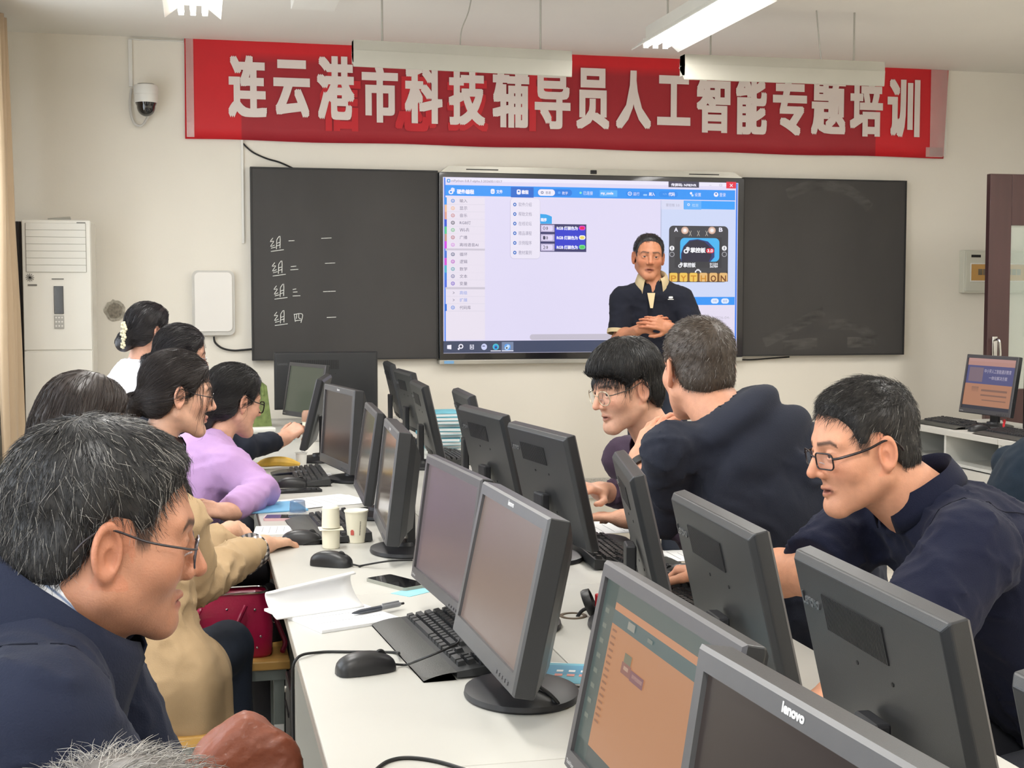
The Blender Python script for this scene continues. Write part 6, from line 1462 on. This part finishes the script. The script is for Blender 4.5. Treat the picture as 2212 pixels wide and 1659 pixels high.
# ---- woman with bun and flower clip
p6 = person('woman in white shirt with hair bun and flower clip nearest the air conditioner', (322, 716, 6.2), yaw=35, pitch=8, s=.98, skin=(208,160,138), res=.006, body=20, lean=.10, sh=.165, neckr=.044,
    hair=dict(hairline='woman', col=(26,22,25), th=.018, side=.014, box=((-.12,-.2,-.2),(.12,.13,.16)), extra=[((0,-.10,-.04),(0,-.125,-.07),.045,.040)], strands=[dict(n=800, flow=toward((0,-.12,-.05)), seg=5, len=.11, lift=.04, r=.0011, jit=.15)]),
    top=dict(name='shirt', col=(226,224,230), folds=.006), trousers=(60,62,70), cloth_res=.013)
fc = p6['Hc']+(p6['fw']*-.150+p6['up']*-.03)*.98-p6['rt']*-.02
for k in range(6):
    c_ = fc+p6['up']*(.04-.018*k)+p6['rt']*(.014*(k % 2)); a_ = []
    fb_ = MB(); 
    for j in range(5): an_ = j*2*PI/5; q_ = c_+p6['rt']*.011*math.cos(an_)+p6['up']*.011*math.sin(an_); fb_.box(q_, (.012,.010,.012), bev=.003)
    fb_.build('flower_clip', mat('flower_clip', (214,206,176), .4, var=.2), p6['root'], True, M=p6['RM'])
# ---- young man in the purple shirt
p7 = person('young man in dark purple shirt with fringe and round glasses, looking down left', (1350, 838, 3.85), yaw=194, pitch=14, s=.98, skin=(214,164,138), res=.003, body=192, sh=.19, neckr=.055, neck=dep(1425, 965, 3.9), pelvis=V3(1.62, 3.62, .55),
    face=dict(jaw=1.08, mouth=.0015), stubble=.10, hair=dict(hairline='bangs', col=(24,22,22), th=.028, side=.016, taper=.012, rough=2.0, box=((-.14,-.16,-.13),(.14,.15,.18)),
        strands=[dict(n=3200, flow=radial((0,-.03,.16)), seg=5, len=.05, lift=.06, r=.0008, jit=.22, droop=.25, hug=True), dict(n=700, flow=lambda p: np.tile(np.array((.1,.35,-1), f32), (len(p), 1)), where=lambda v: (v[:,1] > .045)*(v[:,2] < .11), seg=5, len=.03, lift=.03, r=.0009, jit=.15, all=True)]),
    spec_glasses=dict(name='round_silver', col=(196,186,160), th=.0012, tt=.0014, w=.046, h=.040, r=.019, tcol=(60,52,48)),
    arms=[dict(el=dep(1395,1075,4.05), wr=dep(1300,1062,3.92), dir=dep(1255,1050,3.85)-dep(1300,1062,3.92), dorsal=(.2,-.2,1), hand=dict(curl=[(.6,.7,.4)]*4)), dict(el=dep(1480,1130,3.75), wr=dep(1350,1120,3.8))],
    top=dict(name='shirt', col=(70,56,72), folds=.006, cuff=.85, r=1.05), trousers=(36,36,42), cloth_res=.008, bulk=1.05)
m_p7 = MATS['cloth_463848']; col_(p7, 'collar', m_p7, up=.018, tilt=.35, r=.062, hgt=.04, open_=.55, fold=.022, drop=.065, tip=.03)
for k in range(3): MB().lathe([(.006,0),(.006,.002),(.001,.003)], 12).build('button', m_white, p7['root'], True, M=p7['RM']@frameM(dep(1352-k*0+k*4, 985+k*18, 3.72), CR, CU, -CF))
# ---- man in the hooded jacket seen from behind
def hood(p, d, k):
    c = k['N']-k['fb']*.085-k['spine']*.075; R_ = np.stack([k['sb'], k['fb'], k['spine']], 1)
    h_ = ell(p, c, (.125, .06, .085), R_); h_ = smin(h_, ell(p, k['N']-k['fb']*.03+k['spine']*.02, (.105, .095, .05), R_), .03)
    return smin(d, h_-.004*noise3(p, 26, 9), .012)
p8 = person('man in dark navy hooded jacket seen from behind, turned to the purple shirt', (1507, 800, 3.3), yaw=96, pitch=4, s=1.0, skin=(206,150,122), res=.003, body=100, sh=.165, neckr=.062, neck=dep(1578, 918, 3.22), pelvis=V3(1.53, 2.98, .55),
    hair=dict(hairline='man', col=(64,53,44), th=.012, side=.004, scalp=.72, res=.004, strands=[dict(n=7000, flow=radial((.01,-.08,.10)), seg=2, len=.011, lift=.30, r=.00042, jit=.25, grey=.10, hug=False)]),
    arms=[dict(el=dep(1735,1150,3.2), wr=dep(1660,1270,3.4)), dict(el=dep(1432,1115,3.25), wr=dep(1382,990,3.42), dir=V3(.35,.2,.6), hand=dict(curl=[(.3,.4,.3)]*4, s=.9))],
    top=dict(name='hooded_jacket', col=(38,41,52), folds=.009, cuff=.34, extra=hood, r=1.0), trousers=(32,34,42), cloth_res=.0075, bulk=1.16)
el, wr = [np.array(p8['A'][1][k]) for k in ('el', 'wr')]; ring(p8['root'], p8, 'watch_band', el*.16+wr*.84, wr-el, .034, .032, .024, m_dark)
# ---- man in the navy polo
p9 = person('man in navy polo and dark half-rim glasses leaning over the right desk', (1862, 966, 2.6), yaw=179, pitch=11, s=1.02, skin=(208,150,120), res=.0025, body=180, sh=.195, neckr=.066, neck=dep(1985, 1085, 2.63), pelvis=V3(1.72, 2.30, .55),
    face=dict(jaw=1.08, mouth=.0018, eye=.0036), stubble=.06, hair=dict(hairline=('man', .008), col=(34,31,30), th=.010, side=.003, scalp=.78, res=.0035, rough=1.2,
        strands=[dict(n=7000, flow=radial((0,-.07,.11)), seg=2, len=.015, lift=.2, r=.0004, jit=.2, grey=.03, hug=False), dict(n=1500, flow=lambda p: np.tile(np.array((0,1,-.1), f32), (len(p), 1)), where=lambda v: v[:,2] > .07, seg=3, len=.026, lift=.2, r=.0004, jit=.3, hug=False)]),
    spec_glasses=dict(name='dark_half', col=(52,46,48), th=.0016, tt=.0024, w=.050, h=.030, r=.009),
    arms=[dict(el=dep(1758,1240,2.72), wr=dep(1535,1232,3.06), dir=dep(1440,1232,3.2)-dep(1535,1232,3.06), dorsal=(.1,-.1,1), fat=1.12, hand=dict(curl=[(.5,.7,.4),(.5,.75,.5),(.55,.8,.5),(.6,.8,.5)], s=1.0)), dict(el=dep(1880,1500,2.3), wr=dep(1700,1560,2.2), fat=1.1)],
    top=dict(name='polo_shirt', col=(27,30,49), folds=.0075, short=.92, r=1.22), trousers=(30,32,40), cloth_res=.0065, bulk=1.16)
m_p9 = MATS['cloth_1b1e31']; col_(p9, 'collar', m_p9, up=.02, tilt=.42, r=.072, hgt=.036, open_=.4, fold=.014, drop=.045, tip=.02)
seam(p9, 1, .62, cloth('polo_seam', (20,22,36)))
# ---- presenter
def vneck(p, d, k):
    c = k['N']+k['fb']*.085-V3(0,0,.015); R_ = np.stack([k['sb'], k['fb'], k['spine']], 1)
    q = (p-c.astype(f32))@R_.astype(f32); w = np.abs(q[:, 0])-(.004+.25*np.clip(q[:, 2]+.03, -.06, .1)*1.0); w = np.maximum(np.maximum(w, -.05-q[:, 2]), -q[:, 1]-.06)
    return smax(d, -w, .004)
p10 = person('man standing in front of the smart display in dark polo with tan collar, hands clasped', (1401, 556, 7.3), yaw=258, pitch=3, roll=3, s=1.0, skin=(178,120,90), res=.0042, body=255, seated=False, sh=.158, neckr=.055, shz=-.085, neck=dep(1409, 612, 7.32), pelvis=np.append(dep(1420,800,7.38)[:2], .98),
    face=dict(jaw=.98, mouth=.003), hair=dict(hairline=('man', .022), col=(26,24,26), th=.010, side=.004, taper=.02, res=.005, strands=[dict(n=1500, flow=radial((0,-.06,.12)), seg=2, len=.016, lift=.15, r=.0009, jit=.2, hug=False)]),
    arms=[dict(el=dep(1336,735,7.30), wr=dep(1388,708,7.03), dir=V3(.75,-.15,.30), dorsal=(-.1,-.9,.35), hand=dict(curl=[(.35,.5,.3)]*4, s=.92), res=.004), dict(el=dep(1508,728,7.22), wr=dep(1446,708,7.00), dir=V3(-.8,.0,.25), dorsal=(.1,-.95,.3), hand=dict(curl=[(.3,.4,.3)]*4, s=.92), res=.004)],
    top=dict(name='polo_shirt', col=(28,30,40), folds=.005, short=.80, r=.98, hem=-.10, extra=vneck), vskin=True, trousers=(38,44,58), cloth_res=.008, bulk=.9)
m_tan = cloth('tan', (186,168,132)); col_(p10, 'collar', m_tan, up=.012, tilt=.30, r=.064, hgt=.04, open_=.55, fold=.026, drop=.075, tip=.03)
for i in (0, 1):
    a_, b_ = p10['Sh'][i], np.array(p10['A'][i]['el']); ring(p10['root'], p10, 'sleeve_band', a_*.2+b_*.8, b_-a_, .064, .064, .022, m_tan)
pn = p10['N']+p10['fb']*.108-V3(0,0,.082)+p10['sb']*.012
MB().add([pn+p10['sb']*.02+V3(0,0,.03)-p10['fb']*.02, pn-p10['sb']*.022+V3(0,0,.03)-p10['fb']*.02, pn-p10['sb']*.008-V3(0,0,.05)+p10['fb']*.018, pn+p10['sb']*.006-V3(0,0,.05)+p10['fb']*.018], [(0,1,2,3)]).build('placket', m_tan, p10['root'], M=p10['RM'])
lg = dep(1449, 645, 7.14); MB().prism(rrect(.022, .010, .0045), .004, lambda a, b, c: tuple(lg+CR*a+CU*(b+.006)+CF*(c-.002))).prism(rrect(.03, .003, .001), .004, lambda a, b, c: tuple(lg+CR*a+CU*(b-.004)+CF*(c-.002))).build('chest_logo', m_white, p10['root'], M=p10['RM'])
# ---- figure at the right edge
p11 = person('person in dark clothes cut off by the right edge of the picture', (2310, 870, 4.3), yaw=10, pitch=5, s=1.0, res=.006, body=5, lean=.12, sh=.19, hair=dict(hairline='man', col=(28,26,26), th=.014, strands=[]),
    top=dict(name='jacket', col=(24,36,48), folds=.006), trousers=(28,30,36), cloth_res=.012)
# ---- grey hair at the bottom edge
p12 = person('person whose grey hair just shows at the bottom left edge of the picture', (272, 2025, 1.0), yaw=60, pitch=0, s=1.0, res=.006, body=60, lean=.05, sh=.17, neck=dep(272, 2025, 1.0)-V3(0,0,.16), pelvis=np.append(dep(260,2025,1.0)[:2]-V3(.05,.12), .48),
    hair=dict(hairline='man', col=(92,88,84), th=.016, side=.008, res=.005, strands=[dict(n=5000, flow=radial((0,-.04,.15)), seg=3, len=.028, lift=.5, r=.0004, jit=.5, grey=.6, hug=False)]), top=dict(name='shirt', col=(60,62,70)), cloth_res=.014)
for P_, lb in ((p1, 'stool under the navy suit'), (p2, 'stool under the trench coat'), (p3, 'stool under the woman with the low ponytail'), (p4, 'stool under the lilac sweater'), (p5, 'stool under the woman with the hair tie'), (p6, 'stool under the woman with the flower clip'), (p7, 'stool under the purple shirt'), (p8, 'stool under the hooded jacket'), (p9, 'stool under the navy polo'), (p11, 'stool under the figure at the right edge')):
    stool_at(P_['Pv'][0], P_['Pv'][1], 'wooden-topped steel '+lb)
flush_texts()
